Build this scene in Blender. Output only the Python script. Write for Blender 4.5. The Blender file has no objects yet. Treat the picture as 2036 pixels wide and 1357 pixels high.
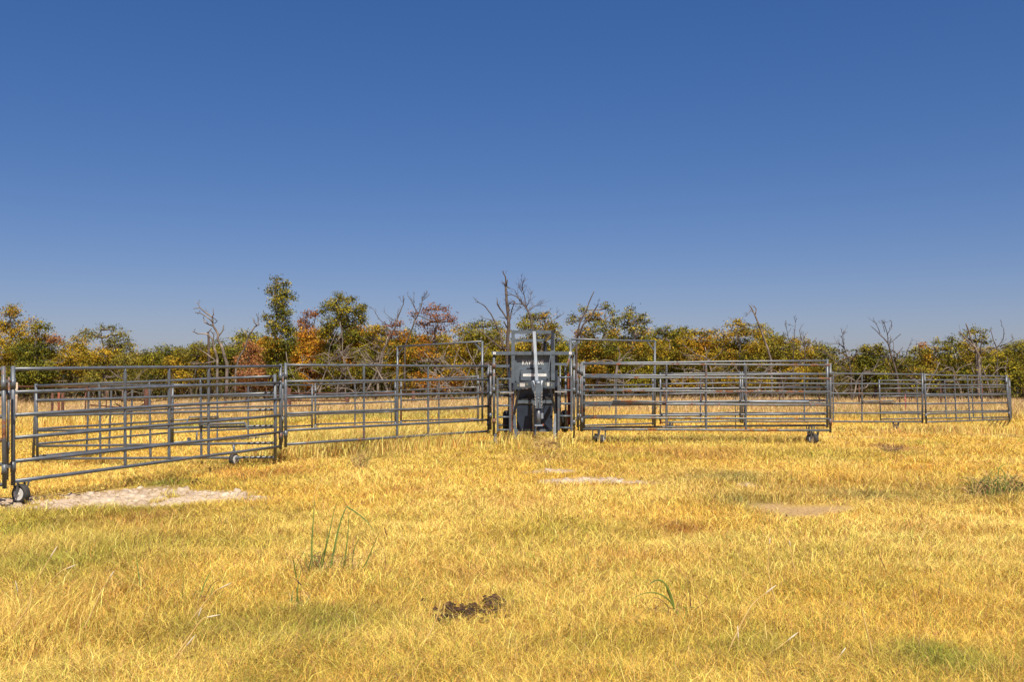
import bpy, math, random
import numpy as np
from mathutils import Vector, Matrix

# ------------------------------------------------------------------ camera, sky, sun
S = bpy.context.scene
COL = S.collection
W0, H0, F = 2036.0, 1357.0, 2036.0          # photograph size and focal length in its pixels (36 mm lens)
CZ = 1.6
PITCH = math.atan(71.5 / F)                  # camera tilts slightly up, horizon at y = 750
cd = bpy.data.cameras.new('camera'); cam = bpy.data.objects.new('camera', cd); COL.objects.link(cam)
cam.location = (0, 0, CZ); cam.rotation_euler = (math.pi / 2 + PITCH, 0, 0)
cd.lens = 36; cd.sensor_width = 36; cd.clip_start = 0.05; cd.clip_end = 5000
S.camera = cam
SUN_EL, SUN_AZ = math.radians(57), math.radians(14)      # azimuth measured from straight behind the camera, towards its right
sd = Vector((math.sin(SUN_AZ) * math.cos(SUN_EL), -math.cos(SUN_AZ) * math.cos(SUN_EL), math.sin(SUN_EL)))
wd = bpy.data.worlds.new("World"); S.world = wd; wd.use_nodes = True
nt = wd.node_tree; bg = nt.nodes['Background']
sky = nt.nodes.new('ShaderNodeTexSky'); sky.sky_type = 'NISHITA'; sky.sun_disc = False
sky.sun_elevation = SUN_EL; sky.sun_rotation = math.atan2(sd.x, sd.y)
sky.altitude = 1500; sky.air_density = 0.8; sky.dust_density = 3.8; sky.ozone_density = 1.0
hs = nt.nodes.new('ShaderNodeHueSaturation'); hs.inputs['Saturation'].default_value = 1.68
tint = nt.nodes.new('ShaderNodeMixRGB'); tint.blend_type = 'MULTIPLY'; tint.inputs[0].default_value = 1; tint.inputs[2].default_value = (0.99, 0.92, 0.985, 1)
gm = nt.nodes.new('ShaderNodeGamma'); gm.inputs[1].default_value = 0.70
nt.links.new(sky.outputs[0], gm.inputs[0]); nt.links.new(gm.outputs[0], tint.inputs[1]); nt.links.new(tint.outputs[0], hs.inputs['Color']); nt.links.new(hs.outputs[0], bg.inputs[0]); bg.inputs[1].default_value = 0.110
sl = bpy.data.lights.new('sun', 'SUN'); sl.energy = 5.0; sl.angle = math.radians(0.5); sl.color = (1.0, 0.93, 0.80)
so = bpy.data.objects.new('sun', sl); COL.objects.link(so); so.rotation_euler = sd.to_track_quat('Z', 'Y').to_euler(); so.location = (0, 0, 30)
S.view_settings.view_transform = 'Standard'; S.view_settings.look = 'None'
S.view_settings.exposure = 0.55; S.view_settings.gamma = 1
S.cycles.max_bounces = 6; S.cycles.diffuse_bounces = 3; S.cycles.transparent_max_bounces = 4

rng = np.random.default_rng(7); random.seed(7)
R = random.uniform
cp, sp = math.cos(PITCH), math.sin(PITCH)
def ray(px, py):
    a = (px - W0 / 2) / F; b = (H0 / 2 - py) / F
    return Vector((a, cp - b * sp, sp + b * cp))
def pw(px, py, Y):                           # the point at distance Y ahead that the photograph shows at (px, py)
    d = ray(px, py); t = Y / d.y
    return Vector((d.x * t, Y, CZ + d.z * t))
def tz(py): d = ray(W0 / 2, py); return d.z / d.y

# ------------------------------------------------------------------ terrain height
ZP = []
def zp(px, py, Y): p = pw(px, py, Y); ZP.append((p.x, p.y, p.z))
for a in [(1018,1357,5.35),(300,1357,5.35),(1750,1357,5.35),(1018,1150,8.1),(48,1007,14.1),(560,918,19.8),(1600,883,24.3),(1170,880,24.3),(985,878,24.2),
          (790,858,32),(628,874,32.6),(345,898,27.3),(72,938,21.7),(1312,857,32.8),(1656,857,33.2),(1840,857,33.6),(2003,851,37),(1750,846,41),
          (2010,842,42),(291,838,48),(690,818,50),(1000,815,52),(1500,812,55),(100,850,42),(1900,815,56)]: zp(*a)
ZP += [(x, y, -0.1) for x in (-60, -30, 0, 30, 60) for y in (70, 100)] + [(0, 0, 0), (-8, 2, 0), (8, 2, 0), (12, 10, 0.02), (10, 18, 0.03)]
ZPa = np.array(ZP)
def vnoise(x, y, seed=0):
    x = np.asarray(x, float); y = np.asarray(y, float)
    xi = np.floor(x).astype(np.int64); yi = np.floor(y).astype(np.int64); xf = x - xi; yf = y - yi
    def h(a, b):
        n = (a * 374761393 + b * 668265263 + seed * 982451653) & 0x7fffffff
        n = ((n ^ (n >> 13)) * 1274126177) & 0x7fffffff
        return ((n ^ (n >> 16)) & 0xffff) / 65535.0
    u = xf * xf * (3 - 2 * xf); v = yf * yf * (3 - 2 * yf)
    return (h(xi, yi) * (1 - u) + h(xi + 1, yi) * u) * (1 - v) + (h(xi, yi + 1) * (1 - u) + h(xi + 1, yi + 1) * u) * v
def fbm(x, y, s, seed=0, o=3):
    t = 0; a = 1; n = 0
    for i in range(o): t = t + a * vnoise(x / s * 2 ** i, y / s * 2 ** i, seed + i); n += a; a *= 0.5
    return t / n
def gz(x, y):
    x = np.asarray(x, float); y = np.asarray(y, float)
    num = np.full(x.shape, -0.05 * 0.02); den = np.full(x.shape, 0.02)
    for (a, b, c) in ZP:
        s = 2.2 + 0.09 * b; w = np.exp(-((x - a) ** 2 + (y - b) ** 2) / (2 * s * s)); num = num + w * c; den = den + w
    return num / den + 0.07 * (fbm(x, y, 1.7, 5) - 0.5) * np.clip((70 - y) / 20, 0, 1)
def gzs(x, y): return float(gz(np.array([x]), np.array([y]))[0])
def gp(px, py):                              # where that line of sight meets the ground
    d = ray(px, py); lo = 2.0
    for Y in np.linspace(2.5, 120, 800):
        t = Y / d.y
        if CZ + d.z * t < gzs(d.x * t, Y): return Vector((d.x * t, Y, gzs(d.x * t, Y)))
    return Vector((d.x * 100, 100, 0))
def gpix(px, Y): x = (px - W0 / 2) / F * Y; return Vector((x, Y, gzs(x, Y)))

# ------------------------------------------------------------------ materials
def mat(name, base, rough=0.7, metal=0.0):
    m = bpy.data.materials.new(name); m.use_nodes = True
    p = m.node_tree.nodes['Principled BSDF']
    p.inputs['Base Color'].default_value = (*base, 1); p.inputs['Roughness'].default_value = rough; p.inputs['Metallic'].default_value = metal
    return m, m.node_tree, p
def N(t, kind, **kw):
    n = t.nodes.new(kind)
    for k, v in kw.items():
        if k in n.inputs: n.inputs[k].default_value = v
        else: setattr(n, k, v)
    return n
def ramp(t, stops):
    n = t.nodes.new('ShaderNodeValToRGB'); e = n.color_ramp.elements
    while len(e) < len(stops): e.new(0.5)
    for i, (p, c) in enumerate(stops): e[i].position = p; e[i].color = (*c, 1)
    return n
def noisy(name, stops, scale, rough=0.8, bump=0.3, detail=6, coord='Object', bscale=None, metal=0.0, bdist=0.01):
    m, t, p = mat(name, (0.5, 0.5, 0.5), rough, metal)
    tc = N(t, 'ShaderNodeTexCoord'); n = N(t, 'ShaderNodeTexNoise'); n.inputs['Scale'].default_value = scale; n.inputs['Detail'].default_value = detail
    t.links.new(tc.outputs[coord], n.inputs['Vector']); r = ramp(t, stops); t.links.new(n.outputs['Fac'], r.inputs[0]); t.links.new(r.outputs[0], p.inputs['Base Color'])
    if bump:
        n2 = N(t, 'ShaderNodeTexNoise'); n2.inputs['Scale'].default_value = bscale or scale * 2; n2.inputs['Detail'].default_value = 4
        t.links.new(tc.outputs[coord], n2.inputs['Vector']); b = N(t, 'ShaderNodeBump'); b.inputs['Strength'].default_value = bump; b.inputs['Distance'].default_value = bdist
        t.links.new(n2.outputs['Fac'], b.inputs['Height']); t.links.new(b.outputs[0], p.inputs['Normal'])
    return m
def paint(name, base, rust=0.64, rough=0.42):
    m, t, p = mat(name, base, rough, 0.0)
    tc = N(t, 'ShaderNodeTexCoord')
    n = N(t, 'ShaderNodeTexNoise'); n.inputs['Scale'].default_value = 2.1; n.inputs['Detail'].default_value = 8; n.inputs['Roughness'].default_value = 0.75
    t.links.new(tc.outputs['Object'], n.inputs['Vector'])
    r = ramp(t, [(rust, (0, 0, 0)), (rust + 0.05, (1, 1, 1))]); t.links.new(n.outputs['Fac'], r.inputs[0])
    n2 = N(t, 'ShaderNodeTexNoise'); n2.inputs['Scale'].default_value = 7; n2.inputs['Detail'].default_value = 5
    t.links.new(tc.outputs['Object'], n2.inputs['Vector'])
    lo = tuple(c * 0.78 for c in base); hi = tuple(min(1, c * 1.25) for c in base)
    r2 = ramp(t, [(0.3, lo), (0.7, hi)]); t.links.new(n2.outputs['Fac'], r2.inputs[0])
    n3 = N(t, 'ShaderNodeTexNoise'); n3.inputs['Scale'].default_value = 30; t.links.new(tc.outputs['Object'], n3.inputs['Vector'])
    r3 = ramp(t, [(0.35, (0.09, 0.035, 0.018)), (0.7, (0.30, 0.12, 0.045))]); t.links.new(n3.outputs['Fac'], r3.inputs[0])
    mx = t.nodes.new('ShaderNodeMixRGB'); t.links.new(r.outputs[0], mx.inputs[0]); t.links.new(r2.outputs[0], mx.inputs[1]); t.links.new(r3.outputs[0], mx.inputs[2])
    t.links.new(mx.outputs[0], p.inputs['Base Color'])
    rr = N(t, 'ShaderNodeMapRange'); rr.inputs['To Min'].default_value = rough; rr.inputs['To Max'].default_value = 0.9
    t.links.new(r.outputs[0], rr.inputs['Value']); t.links.new(rr.outputs[0], p.inputs['Roughness'])
    return m
M = {}
M['paint'] = paint('grey_paint', (0.088, 0.10, 0.118), 0.605, 0.36)
M['paint_worn'] = paint('worn_grey_paint', (0.095, 0.104, 0.115), 0.535, 0.4)
M['paint_smooth'] = paint('chute_paint', (0.085, 0.108, 0.135), 0.70, 0.40)
M['paint_dark'] = paint('dark_chute_paint_and_shade', (0.016, 0.024, 0.042), 0.74, 0.45)  # dark doors and legs; also stands in for shade on the side plates
M['paint_light'] = paint('pale_worn_paint', (0.20, 0.23, 0.27), 0.70, 0.4)
M['rust'] = noisy('rusty_steel', [(0.3, (0.035, 0.015, 0.010)), (0.7, (0.14, 0.050, 0.025))], 6, 0.85, 0.3)
M['rust_bright'] = noisy('orange_rust', [(0.3, (0.10, 0.03, 0.015)), (0.7, (0.28, 0.07, 0.03))], 12, 0.85, 0.3)
M['red'] = noisy('red_paint', [(0.3, (0.22, 0.02, 0.02)), (0.7, (0.35, 0.04, 0.035))], 3, 0.5, 0)
M['rubber'] = noisy('tyre_rubber', [(0.3, (0.018, 0.017, 0.016)), (0.7, (0.045, 0.042, 0.038))], 20, 0.8, 0.2)
M['rim'] = noisy('wheel_rim_metal', [(0.3, (0.50, 0.48, 0.45)), (0.75, (0.72, 0.70, 0.67))], 14, 0.5, 0.1)
M['black'] = noisy('black_gap', [(0.3, (0.008, 0.008, 0.009)), (0.7, (0.02, 0.02, 0.022))], 10, 0.7, 0)
M['steel'] = noisy('bare_steel', [(0.3, (0.28, 0.27, 0.25)), (0.7, (0.5, 0.48, 0.45))], 20, 0.4, 0.1, metal=0.5)
M['white'] = noisy('white_sticker', [(0.3, (0.62, 0.61, 0.58)), (0.7, (0.8, 0.8, 0.78))], 8, 0.5, 0)
M['print'] = noisy('sticker_print', [(0.3, (0.16, 0.18, 0.24)), (0.7, (0.3, 0.32, 0.36))], 60, 0.6, 0)
M['reflect'] = noisy('faded_reflector', [(0.3, (0.20, 0.22, 0.18)), (0.7, (0.3, 0.32, 0.24))], 20, 0.4, 0)
M['bark'] = noisy('oak_bark', [(0.25, (0.055, 0.042, 0.034)), (0.5, (0.14, 0.11, 0.09)), (0.75, (0.26, 0.21, 0.175))], 3.5, 0.95, 0.8, bscale=9, bdist=0.04)
M['deadwood'] = noisy('weathered_dead_wood', [(0.25, (0.06, 0.047, 0.038)), (0.5, (0.15, 0.12, 0.095)), (0.75, (0.38, 0.31, 0.25))], 2.2, 0.9, 0.6, bscale=8, bdist=0.03)
M['deadbark'] = noisy('dark_dead_bark', [(0.25, (0.04, 0.028, 0.024)), (0.5, (0.08, 0.06, 0.05)), (0.75, (0.17, 0.13, 0.105))], 2.5, 0.95, 0.6, bscale=8, bdist=0.03)
M['dung'] = noisy('dried_dung', [(0.3, (0.018, 0.009, 0.005)), (0.55, (0.07, 0.032, 0.016)), (0.75, (0.17, 0.085, 0.04))], 26, 0.95, 0.9, bdist=0.02)
M['stone'] = noisy('pale_limestone', [(0.25, (0.26, 0.18, 0.12)), (0.6, (0.46, 0.36, 0.26)), (0.8, (0.62, 0.53, 0.43))], 5, 0.9, 0.3)
def colmat(name, trans, rough=0.75, spec=0.25):
    m = bpy.data.materials.new(name); m.use_nodes = True; t = m.node_tree; p = t.nodes['Principled BSDF']; out = t.nodes['Material Output']
    a = t.nodes.new('ShaderNodeAttribute'); a.attribute_name = 'Col'
    n = N(t, 'ShaderNodeTexNoise'); n.inputs['Scale'].default_value = 35
    g = N(t, 'ShaderNodeNewGeometry'); t.links.new(g.outputs['Position'], n.inputs['Vector'])
    hsv = N(t, 'ShaderNodeHueSaturation'); mr = N(t, 'ShaderNodeMapRange'); mr.inputs['To Min'].default_value = 0.8; mr.inputs['To Max'].default_value = 1.2
    t.links.new(n.outputs['Fac'], mr.inputs['Value']); t.links.new(mr.outputs[0], hsv.inputs['Value']); t.links.new(a.outputs['Color'], hsv.inputs['Color'])
    t.links.new(hsv.outputs[0], p.inputs['Base Color']); p.inputs['Roughness'].default_value = rough; p.inputs['Specular IOR Level'].default_value = spec
    tr = t.nodes.new('ShaderNodeBsdfTranslucent'); mx = t.nodes.new('ShaderNodeMixShader'); mx.inputs[0].default_value = trans
    t.links.new(hsv.outputs[0], tr.inputs[0]); t.links.new(p.outputs[0], mx.inputs[1]); t.links.new(tr.outputs[0], mx.inputs[2]); t.links.new(mx.outputs[0], out.inputs[0])
    return m
M['grass'] = colmat('dry_grass_blades', 0.12)
M['leaf'] = colmat('oak_leaves', 0.25, 0.7, 0.15)

# ------------------------------------------------------------------ mesh helpers
class MB:
    def __init__(s): s.v = []; s.f = []; s.sm = []
    def add(s, vs, fs, smooth=False):
        o = len(s.v); s.v += [tuple(v) for v in vs]; s.f += [tuple(i + o for i in f) for f in fs]; s.sm += [smooth] * len(fs); return s
    def tube(s, pts, rad, n=8, caps=True, smooth=True):
        pts = [Vector(p) for p in pts]; k = len(pts)
        if not hasattr(rad, '__len__'): rad = [rad] * k
        vs = []; u = None
        for i, p in enumerate(pts):
            d = (pts[min(i + 1, k - 1)] - pts[max(i - 1, 0)]).normalized()
            if u is None: u = d.orthogonal().normalized()
            else:
                u = u - d * u.dot(d); u = u.normalized() if u.length > 1e-6 else d.orthogonal().normalized()
            w = d.cross(u)
            for j in range(n):
                a = 2 * math.pi * j / n; vs.append(p + (u * math.cos(a) + w * math.sin(a)) * rad[i])
        fs = [(i * n + j, i * n + (j + 1) % n, (i + 1) * n + (j + 1) % n, (i + 1) * n + j) for i in range(k - 1) for j in range(n)]
        o = len(s.v); s.add(vs, fs, smooth)
        if caps: s.f += [tuple(o + j for j in range(n))[::-1], tuple(o + (k - 1) * n + j for j in range(n))]; s.sm += [False, False]
        return s
    def box(s, a, b):                         # axis-aligned, corners a, b
        x0, y0, z0 = a; x1, y1, z1 = b
        vs = [(x0, y0, z0), (x1, y0, z0), (x1, y1, z0), (x0, y1, z0), (x0, y0, z1), (x1, y0, z1), (x1, y1, z1), (x0, y1, z1)]
        return s.add(vs, [(0, 3, 2, 1), (4, 5, 6, 7), (0, 1, 5, 4), (1, 2, 6, 5), (2, 3, 7, 6), (3, 0, 4, 7)])
    def bar(s, p, q, w, h, up=(0, 0, 1)):     # rectangular bar from p to q
        p = Vector(p); q = Vector(q); d = (q - p).normalized(); a = d.cross(Vector(up))
        a = a.normalized() if a.length > 1e-4 else Vector((1, 0, 0)); b = a.cross(d); vs = []
        for c in (p, q):
            for i, j in ((-1, -1), (1, -1), (1, 1), (-1, 1)): vs.append(c + a * i * w / 2 + b * j * h / 2)
        return s.add(vs, [(3, 2, 1, 0), (4, 5, 6, 7), (0, 1, 5, 4), (1, 2, 6, 5), (2, 3, 7, 6), (3, 0, 4, 7)])
    def torus(s, c, ax, R0, r0, n=20, m=8, wf=1.25):
        c = Vector(c); ax = Vector(ax).normalized(); u = ax.orthogonal().normalized(); w = ax.cross(u); vs = []
        for i in range(n):
            a = 2 * math.pi * i / n; d = u * math.cos(a) + w * math.sin(a)
            for j in range(m):
                b = 2 * math.pi * j / m; vs.append(c + d * (R0 + r0 * math.cos(b)) + ax * r0 * wf * math.sin(b))
        return s.add(vs, [(i * m + j, i * m + (j + 1) % m, ((i + 1) % n) * m + (j + 1) % m, ((i + 1) % n) * m + j) for i in range(n) for j in range(m)], True)
    def build(s, name, m, parent=None, base=None):
        me = bpy.data.meshes.new(name); o = bpy.data.objects.new(name, me)
        off = Vector(base) if base is not None else (Vector(parent.get('_w', (0, 0, 0))) if parent is not None else Vector((0, 0, 0)))
        me.from_pydata([tuple(Vector(v) - off) for v in s.v], [], s.f); me.update()
        me.polygons.foreach_set('use_smooth', s.sm); me.materials.append(M[m]); COL.objects.link(o)
        if parent is not None: o.parent = parent
        elif base is not None: o.location = base
        if parent is not None: o['_w'] = tuple(off)
        return o
def tag(o, label=None, cat=None, group=None, kind=None):
    if label: o['label'] = label
    if cat: o['category'] = cat
    if group: o['group'] = group
    if kind: o['kind'] = kind
    return o
def thing(name, loc, label, cat, group=None):
    o = bpy.data.objects.new(name, None); COL.objects.link(o); o.location = loc; o['_w'] = tuple(loc); o.empty_display_size = 0.2
    return tag(o, label, cat, group)
def bigmesh(name, verts, quads, tris, cols, m, smooth=False):
    me = bpy.data.meshes.new(name); nv = len(verts); nq = len(quads); nt_ = len(tris)
    me.vertices.add(nv); me.vertices.foreach_set('co', verts.astype(np.float32).ravel())
    loops = np.concatenate([quads.ravel(), tris.ravel()]).astype(np.int32)
    me.loops.add(len(loops)); me.loops.foreach_set('vertex_index', loops)
    st = np.concatenate([np.arange(nq) * 4, nq * 4 + np.arange(nt_) * 3]).astype(np.int32)
    me.polygons.add(nq + nt_); me.polygons.foreach_set('loop_start', st)
    try: me.polygons.foreach_set('loop_total', np.concatenate([np.full(nq, 4), np.full(nt_, 3)]).astype(np.int32))
    except Exception: pass
    if smooth: me.polygons.foreach_set('use_smooth', np.ones(nq + nt_, dtype=bool))
    if cols is not None:
        a = me.attributes.new('Col', 'FLOAT_COLOR', 'POINT'); c4 = np.ones((nv, 4), np.float32); c4[:, :3] = cols; a.data.foreach_set('color', c4.ravel())
    me.update(calc_edges=True); me.validate(); me.materials.append(M[m])
    return me

# ------------------------------------------------------------------ grass colour and bare-patch fields
def patch(px, py, rx, ry):
    c = gp(px, py); dd = c.y
    return (c.x, c.y, rx * dd / F, max(0.12, ry * dd * dd / (F * 1.6)))
STRAW = np.array((0.80, 0.448, 0.060)); PALE = np.array((0.90, 0.63, 0.18)); GREEN = np.array((0.22, 0.26, 0.035)); OLIVE = np.array((0.42, 0.36, 0.055))
ORNG = np.array((0.48, 0.23, 0.06)); BROWN = np.array((0.36, 0.20, 0.09)); DGREEN = np.array((0.13, 0.17, 0.03)); GGREEN = np.array((0.27, 0.26, 0.09)); PINK = np.array((0.60, 0.42, 0.22))
PATCH = [(patch(*a), c, s) for a, c, s in [
    ((110,1130,150,50), OLIVE * .6 + GREEN * .4, .75), ((640,1250,130,45), GREEN, .8), ((430,1255,160,45), GREEN, .6), ((60,1060,110,28), OLIVE, .7), ((180,1095,100,25), OLIVE, .6),
    ((1130,1062,190,28), OLIVE, .7), ((1640,1108,180,20), OLIVE, .8), ((1880,1325,150,35), GREEN, .8), ((1500,1300,150,45), GREEN, .55), ((1250,1290,120,35), OLIVE, .5),
    ((1440,955,120,18), GGREEN, .7), ((1500,1010,80,16), GGREEN, .9), ((1700,985,190,18), GGREEN, .6), ((1900,985,130,20), GGREEN, .5), ((760,1035,100,16), OLIVE, .6), ((1010,945,130,9), OLIVE, .4),
    ((265,1035,140,10), ORNG, .45), ((1340,1058,55,12), ORNG, .8), ((1000,1150,120,20), ORNG, .35), ((1075,915,60,6), BROWN, .6), ((750,903,90,8), BROWN, .6), ((1860,862,150,6), BROWN, .7), ((1775,893,40,6), BROWN, .9),
    ((960,884,80,5), GREEN, .7), ((335,962,60,6), DGREEN, .8), ((455,925,60,6), GREEN, .6), ((620,892,60,6), GREEN, .6), ((730,908,80,5), OLIVE, .6), ((830,1240,100,25), GREEN, .4), ((1230,910,90,5), OLIVE, .5),
    ((760,832,230,3), GREEN, .9), ((1830,833,200,3), GREEN, .8), ((400,848,180,3), GREEN, .7), ((1350,838,180,3), OLIVE, .6), ((1560,905,120,5), OLIVE, .4), ((200,1180,200,30), OLIVE, .3), ((900,1330,200,30), OLIVE, .4), ((1700,1180,250,30), OLIVE, .35)]]
BARE = [patch(*a) for a in [(250,992,205,15), (40,998,75,10), (400,990,110,11), (1150,957,75,7), (1235,960,50,4), (1095,939,55,4), (1560,1024,80,18), (1640,1014,70,8), (1482,968,22,3), (1640,878,60,4), (1720,872,90,4), (1985,865,50,3), (1800,900,60,3)]]
STONY = BARE[:6] + BARE[8:9]
def bump2(x, y, p): return np.exp(-(((x - p[0]) / p[2]) ** 2 + ((y - p[1]) / p[3]) ** 2))
def bare(x, y, lst=None):
    b = np.zeros(np.shape(x))
    for p in (lst or BARE): b = np.maximum(b, np.clip(1.7 * bump2(x, y, p), 0, 1))
    return np.clip((b + 1.9 * (fbm(x, y, 0.55, 31) - 0.5) - 0.42) * 3, 0, 1) * (b > 0.12)
def gcol(x, y):
    n1 = fbm(x, y, 2.4, 3); n2 = fbm(x, y, 0.6, 9); n3 = fbm(x, y, 5.0, 17)
    c = STRAW[None] * (1 - n1[:, None]) + PALE[None] * n1[:, None]
    def mix(c, col, w): w = np.clip(w, 0, 1)[:, None]; return c * (1 - w) + col[None] * w
    c = mix(c, OLIVE, (n3 - 0.55) * 2.6); c = mix(c, ORNG, (fbm(x, y, 1.5, 41) - 0.62) * 3.0)
    c = mix(c, GREEN, (n2 - 0.66) * 2.0 * np.clip((16 - y) / 8, 0.1, 1))
    for p, col, s in PATCH: c = mix(c, col, s * bump2(x, y, p) * (0.55 + 0.9 * n2))
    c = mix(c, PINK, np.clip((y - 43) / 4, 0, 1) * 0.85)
    return c

# ------------------------------------------------------------------ ground sheet
def grow(a, b, step, far):
    v = list(np.arange(a, b + 1e-6, step)); s = step
    hi = []; x = b
    while x < far: s *= 1.3; x += s; hi.append(x)
    return v, hi
vx, hi = grow(-30, 30, 0.3, 900); xs = np.array([-h for h in hi][::-1] + vx + hi)
vy, hy = grow(-6, 62, 0.3, 1500); ys = np.array([-200, -60, -20, -10] + vy + hy)
gx, gy = np.meshgrid(xs, ys); fx, fy = gx.ravel(), gy.ravel(); fz = gz(fx, fy)
far = np.clip((np.hypot(fx, fy) - 110) / 60, 0, 1); fz = fz * (1 - far) - 0.1 * far
bb = bare(fx, fy); fz = fz - 0.02 * bb
gc = gcol(fx, fy) * 0.62; soil = np.array((0.40, 0.26, 0.12)); stony = np.array((0.33, 0.23, 0.14))
st = bare(fx, fy, STONY)[:, None]; bc = soil * (1 - st) + stony * st
gc = gc * (1 - bb[:, None]) + bc * bb[:, None]
nx, ny = len(xs), len(ys); i, j = np.meshgrid(np.arange(nx - 1), np.arange(ny - 1)); a0 = (j * nx + i).ravel()
q = np.stack([a0, a0 + 1, a0 + nx + 1, a0 + nx], 1)
M['ground'], t, p = mat('straw_and_soil_ground', (0.4, 0.3, 0.1), 0.95)
a = t.nodes.new('ShaderNodeAttribute'); a.attribute_name = 'Col'; g = N(t, 'ShaderNodeNewGeometry')
n = N(t, 'ShaderNodeTexNoise'); n.inputs['Scale'].default_value = 26; n.inputs['Detail'].default_value = 8; n.inputs['Roughness'].default_value = 0.7
t.links.new(g.outputs['Position'], n.inputs['Vector'])
mr = N(t, 'ShaderNodeMapRange'); mr.inputs['From Min'].default_value = 0.3; mr.inputs['From Max'].default_value = 0.7; mr.inputs['To Min'].default_value = 0.55; mr.inputs['To Max'].default_value = 1.35
h = N(t, 'ShaderNodeHueSaturation'); t.links.new(n.outputs['Fac'], mr.inputs['Value']); t.links.new(mr.outputs[0], h.inputs['Value']); t.links.new(a.outputs['Color'], h.inputs['Color'])
t.links.new(h.outputs[0], p.inputs['Base Color']); b = N(t, 'ShaderNodeBump'); b.inputs['Strength'].default_value = 0.7; b.inputs['Distance'].default_value = 0.03
t.links.new(n.outputs['Fac'], b.inputs['Height']); t.links.new(b.outputs[0], p.inputs['Normal']); p.inputs['Specular IOR Level'].default_value = 0.1
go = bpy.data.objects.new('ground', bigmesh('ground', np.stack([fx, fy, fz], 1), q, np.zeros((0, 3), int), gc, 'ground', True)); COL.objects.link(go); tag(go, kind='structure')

# ------------------------------------------------------------------ grass blades
def blademesh(x, y, z, hgt, wid, ang, lean, curl, col, name, m='grass'):
    n = len(x); yaw = rng.uniform(0, math.pi, n); cw = np.cos(yaw) * wid / 2; sw = np.sin(yaw) * wid / 2
    dx = np.cos(ang); dy = np.sin(ang); V = np.zeros((n, 5, 3))
    mx_ = x + dx * hgt * lean * 0.42; my = y + dy * hgt * lean * 0.42; mz = z + hgt * 0.58
    tx = x + dx * hgt * (lean + curl); ty = y + dy * hgt * (lean + curl); tz_ = z + hgt * (1.0 - 0.35 * curl)
    V[:, 0] = np.stack([x - cw, y - sw, z], 1); V[:, 1] = np.stack([x + cw, y + sw, z], 1)
    V[:, 2] = np.stack([mx_ + cw * .8, my + sw * .8, mz], 1); V[:, 3] = np.stack([mx_ - cw * .8, my - sw * .8, mz], 1); V[:, 4] = np.stack([tx, ty, tz_], 1)
    b = np.arange(n) * 5; Q = np.stack([b, b + 1, b + 2, b + 3], 1); T = np.stack([b + 3, b + 2, b + 4], 1)
    C = np.repeat(col[:, None, :], 5, 1)
    return bigmesh(name, V.reshape(-1, 3), Q, T, C.reshape(-1, 3), m)
def rhue(c, n, v=0.36):
    f = 1 + rng.normal(0, v, (n, 1)); g2 = 1 + rng.normal(0, 0.07, (n, 3)); return np.clip(c * np.clip(f, .35, 1.5) * g2, 0.01, 0.92)
def scatter(n, d0, d1, half=0.6):
    D = np.exp(rng.uniform(math.log(d0), math.log(d1), n)); x = rng.uniform(-half, half, n) * (D + 4.0); return x, D
def tallness(x, y):
    t = np.clip((y - 41) / 5, 0, 1) * 1.5
    for a in TALL: t = np.maximum(t, a[1] * bump2(x, y, a[0]))
    return t
def line_patch(p, q, n, r, s):
    return [((p.x + (q.x - p.x) * k / (n - 1), p.y + (q.y - p.y) * k / (n - 1), r, r), s) for k in range(n)]
TALL = line_patch(gp(575,898), gp(960,872), 9, 0.55, 1.0) + line_patch(gp(680,905), gp(860,893), 6, 0.6, .9) + [(patch(1060,888,60,6), .8), (patch(1400,968,60,12), .35), (patch(1480,1000,60,14), .36), (patch(545,915,40,7), .8), (patch(1900,862,130,5), .7),
        (patch(1690,958,260,12), .35), (patch(1500,905,300,6), .35), (patch(60,850,120,6), 1.4), (patch(120,1100,170,40), .45), (patch(60,1260,150,60), .5), (patch(1700,945,60,10), .4)] + line_patch(gp(1170,880), gp(1600,880), 9, .5, .38) + line_patch(gp(650,872), gp(960,862), 6, .8, .7)
x, y = scatter(1250000, 4.3, 62)
keep = rng.uniform(0, 1, len(x)) > bare(x, y) * .985
dens = np.clip(0.45 + 1.1 * fbm(x, y, 0.35, 77, 2), 0.2, 1); keep &= rng.uniform(0, 1, len(x)) < dens
DG = [patch(922,1240,66,9), patch(984,1219,22,9), patch(897,1229,26,6)]
for p in DG: keep &= ~((bump2(x, y, p) > .45) & (rng.uniform(0, 1, len(x)) < .7))
x, y = x[keep], y[keep]; n = len(x); z = gz(x, y)
tl = tallness(x, y); cl = fbm(x, y, 0.45, 55, 2); cl2 = fbm(x, y, 1.6, 58, 2)
hgt = (0.034 + 0.062 * np.clip(cl * 1.6 - 0.3, 0, 1) + 0.035 * cl2) * rng.uniform(0.55, 1.35, n) * (1 - 0.6 * np.clip(bare(x, y) * 3, 0, 1)) + 0.34 * tl * rng.uniform(0.3, 1.1, n)
wid = np.maximum(0.0023, y * 0.00038) * rng.uniform(0.7, 1.4, n)
flow = fbm(x, y, 1.1, 91, 2) * 12.0
ang = flow + rng.normal(0, 1.8, n)
lean = rng.uniform(0.1, 1.7, n) / (1 + 1.8 * tl); curl = rng.uniform(0, 1.0, n) / (1 + 1.5 * tl)
col = rhue(gcol(x, y), n)
gr = rng.uniform(0, 1, n) < 0.10 + .22 * np.clip(fbm(x, y, 1.3, 71) * 2.2 - .9, 0, 1) + .10 * (y < 9); col[gr] = rhue(np.tile(OLIVE * .5 + GREEN * .5, (gr.sum(), 1)), gr.sum())
br = rng.uniform(0, 1, n) < 0.10; col[br] = rhue(np.tile(BROWN, (br.sum(), 1)), br.sum())
dk = rng.uniform(0, 1, n) < 0.09; col[dk] = rhue(np.tile(BROWN * .5, (dk.sum(), 1)), dk.sum())
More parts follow.
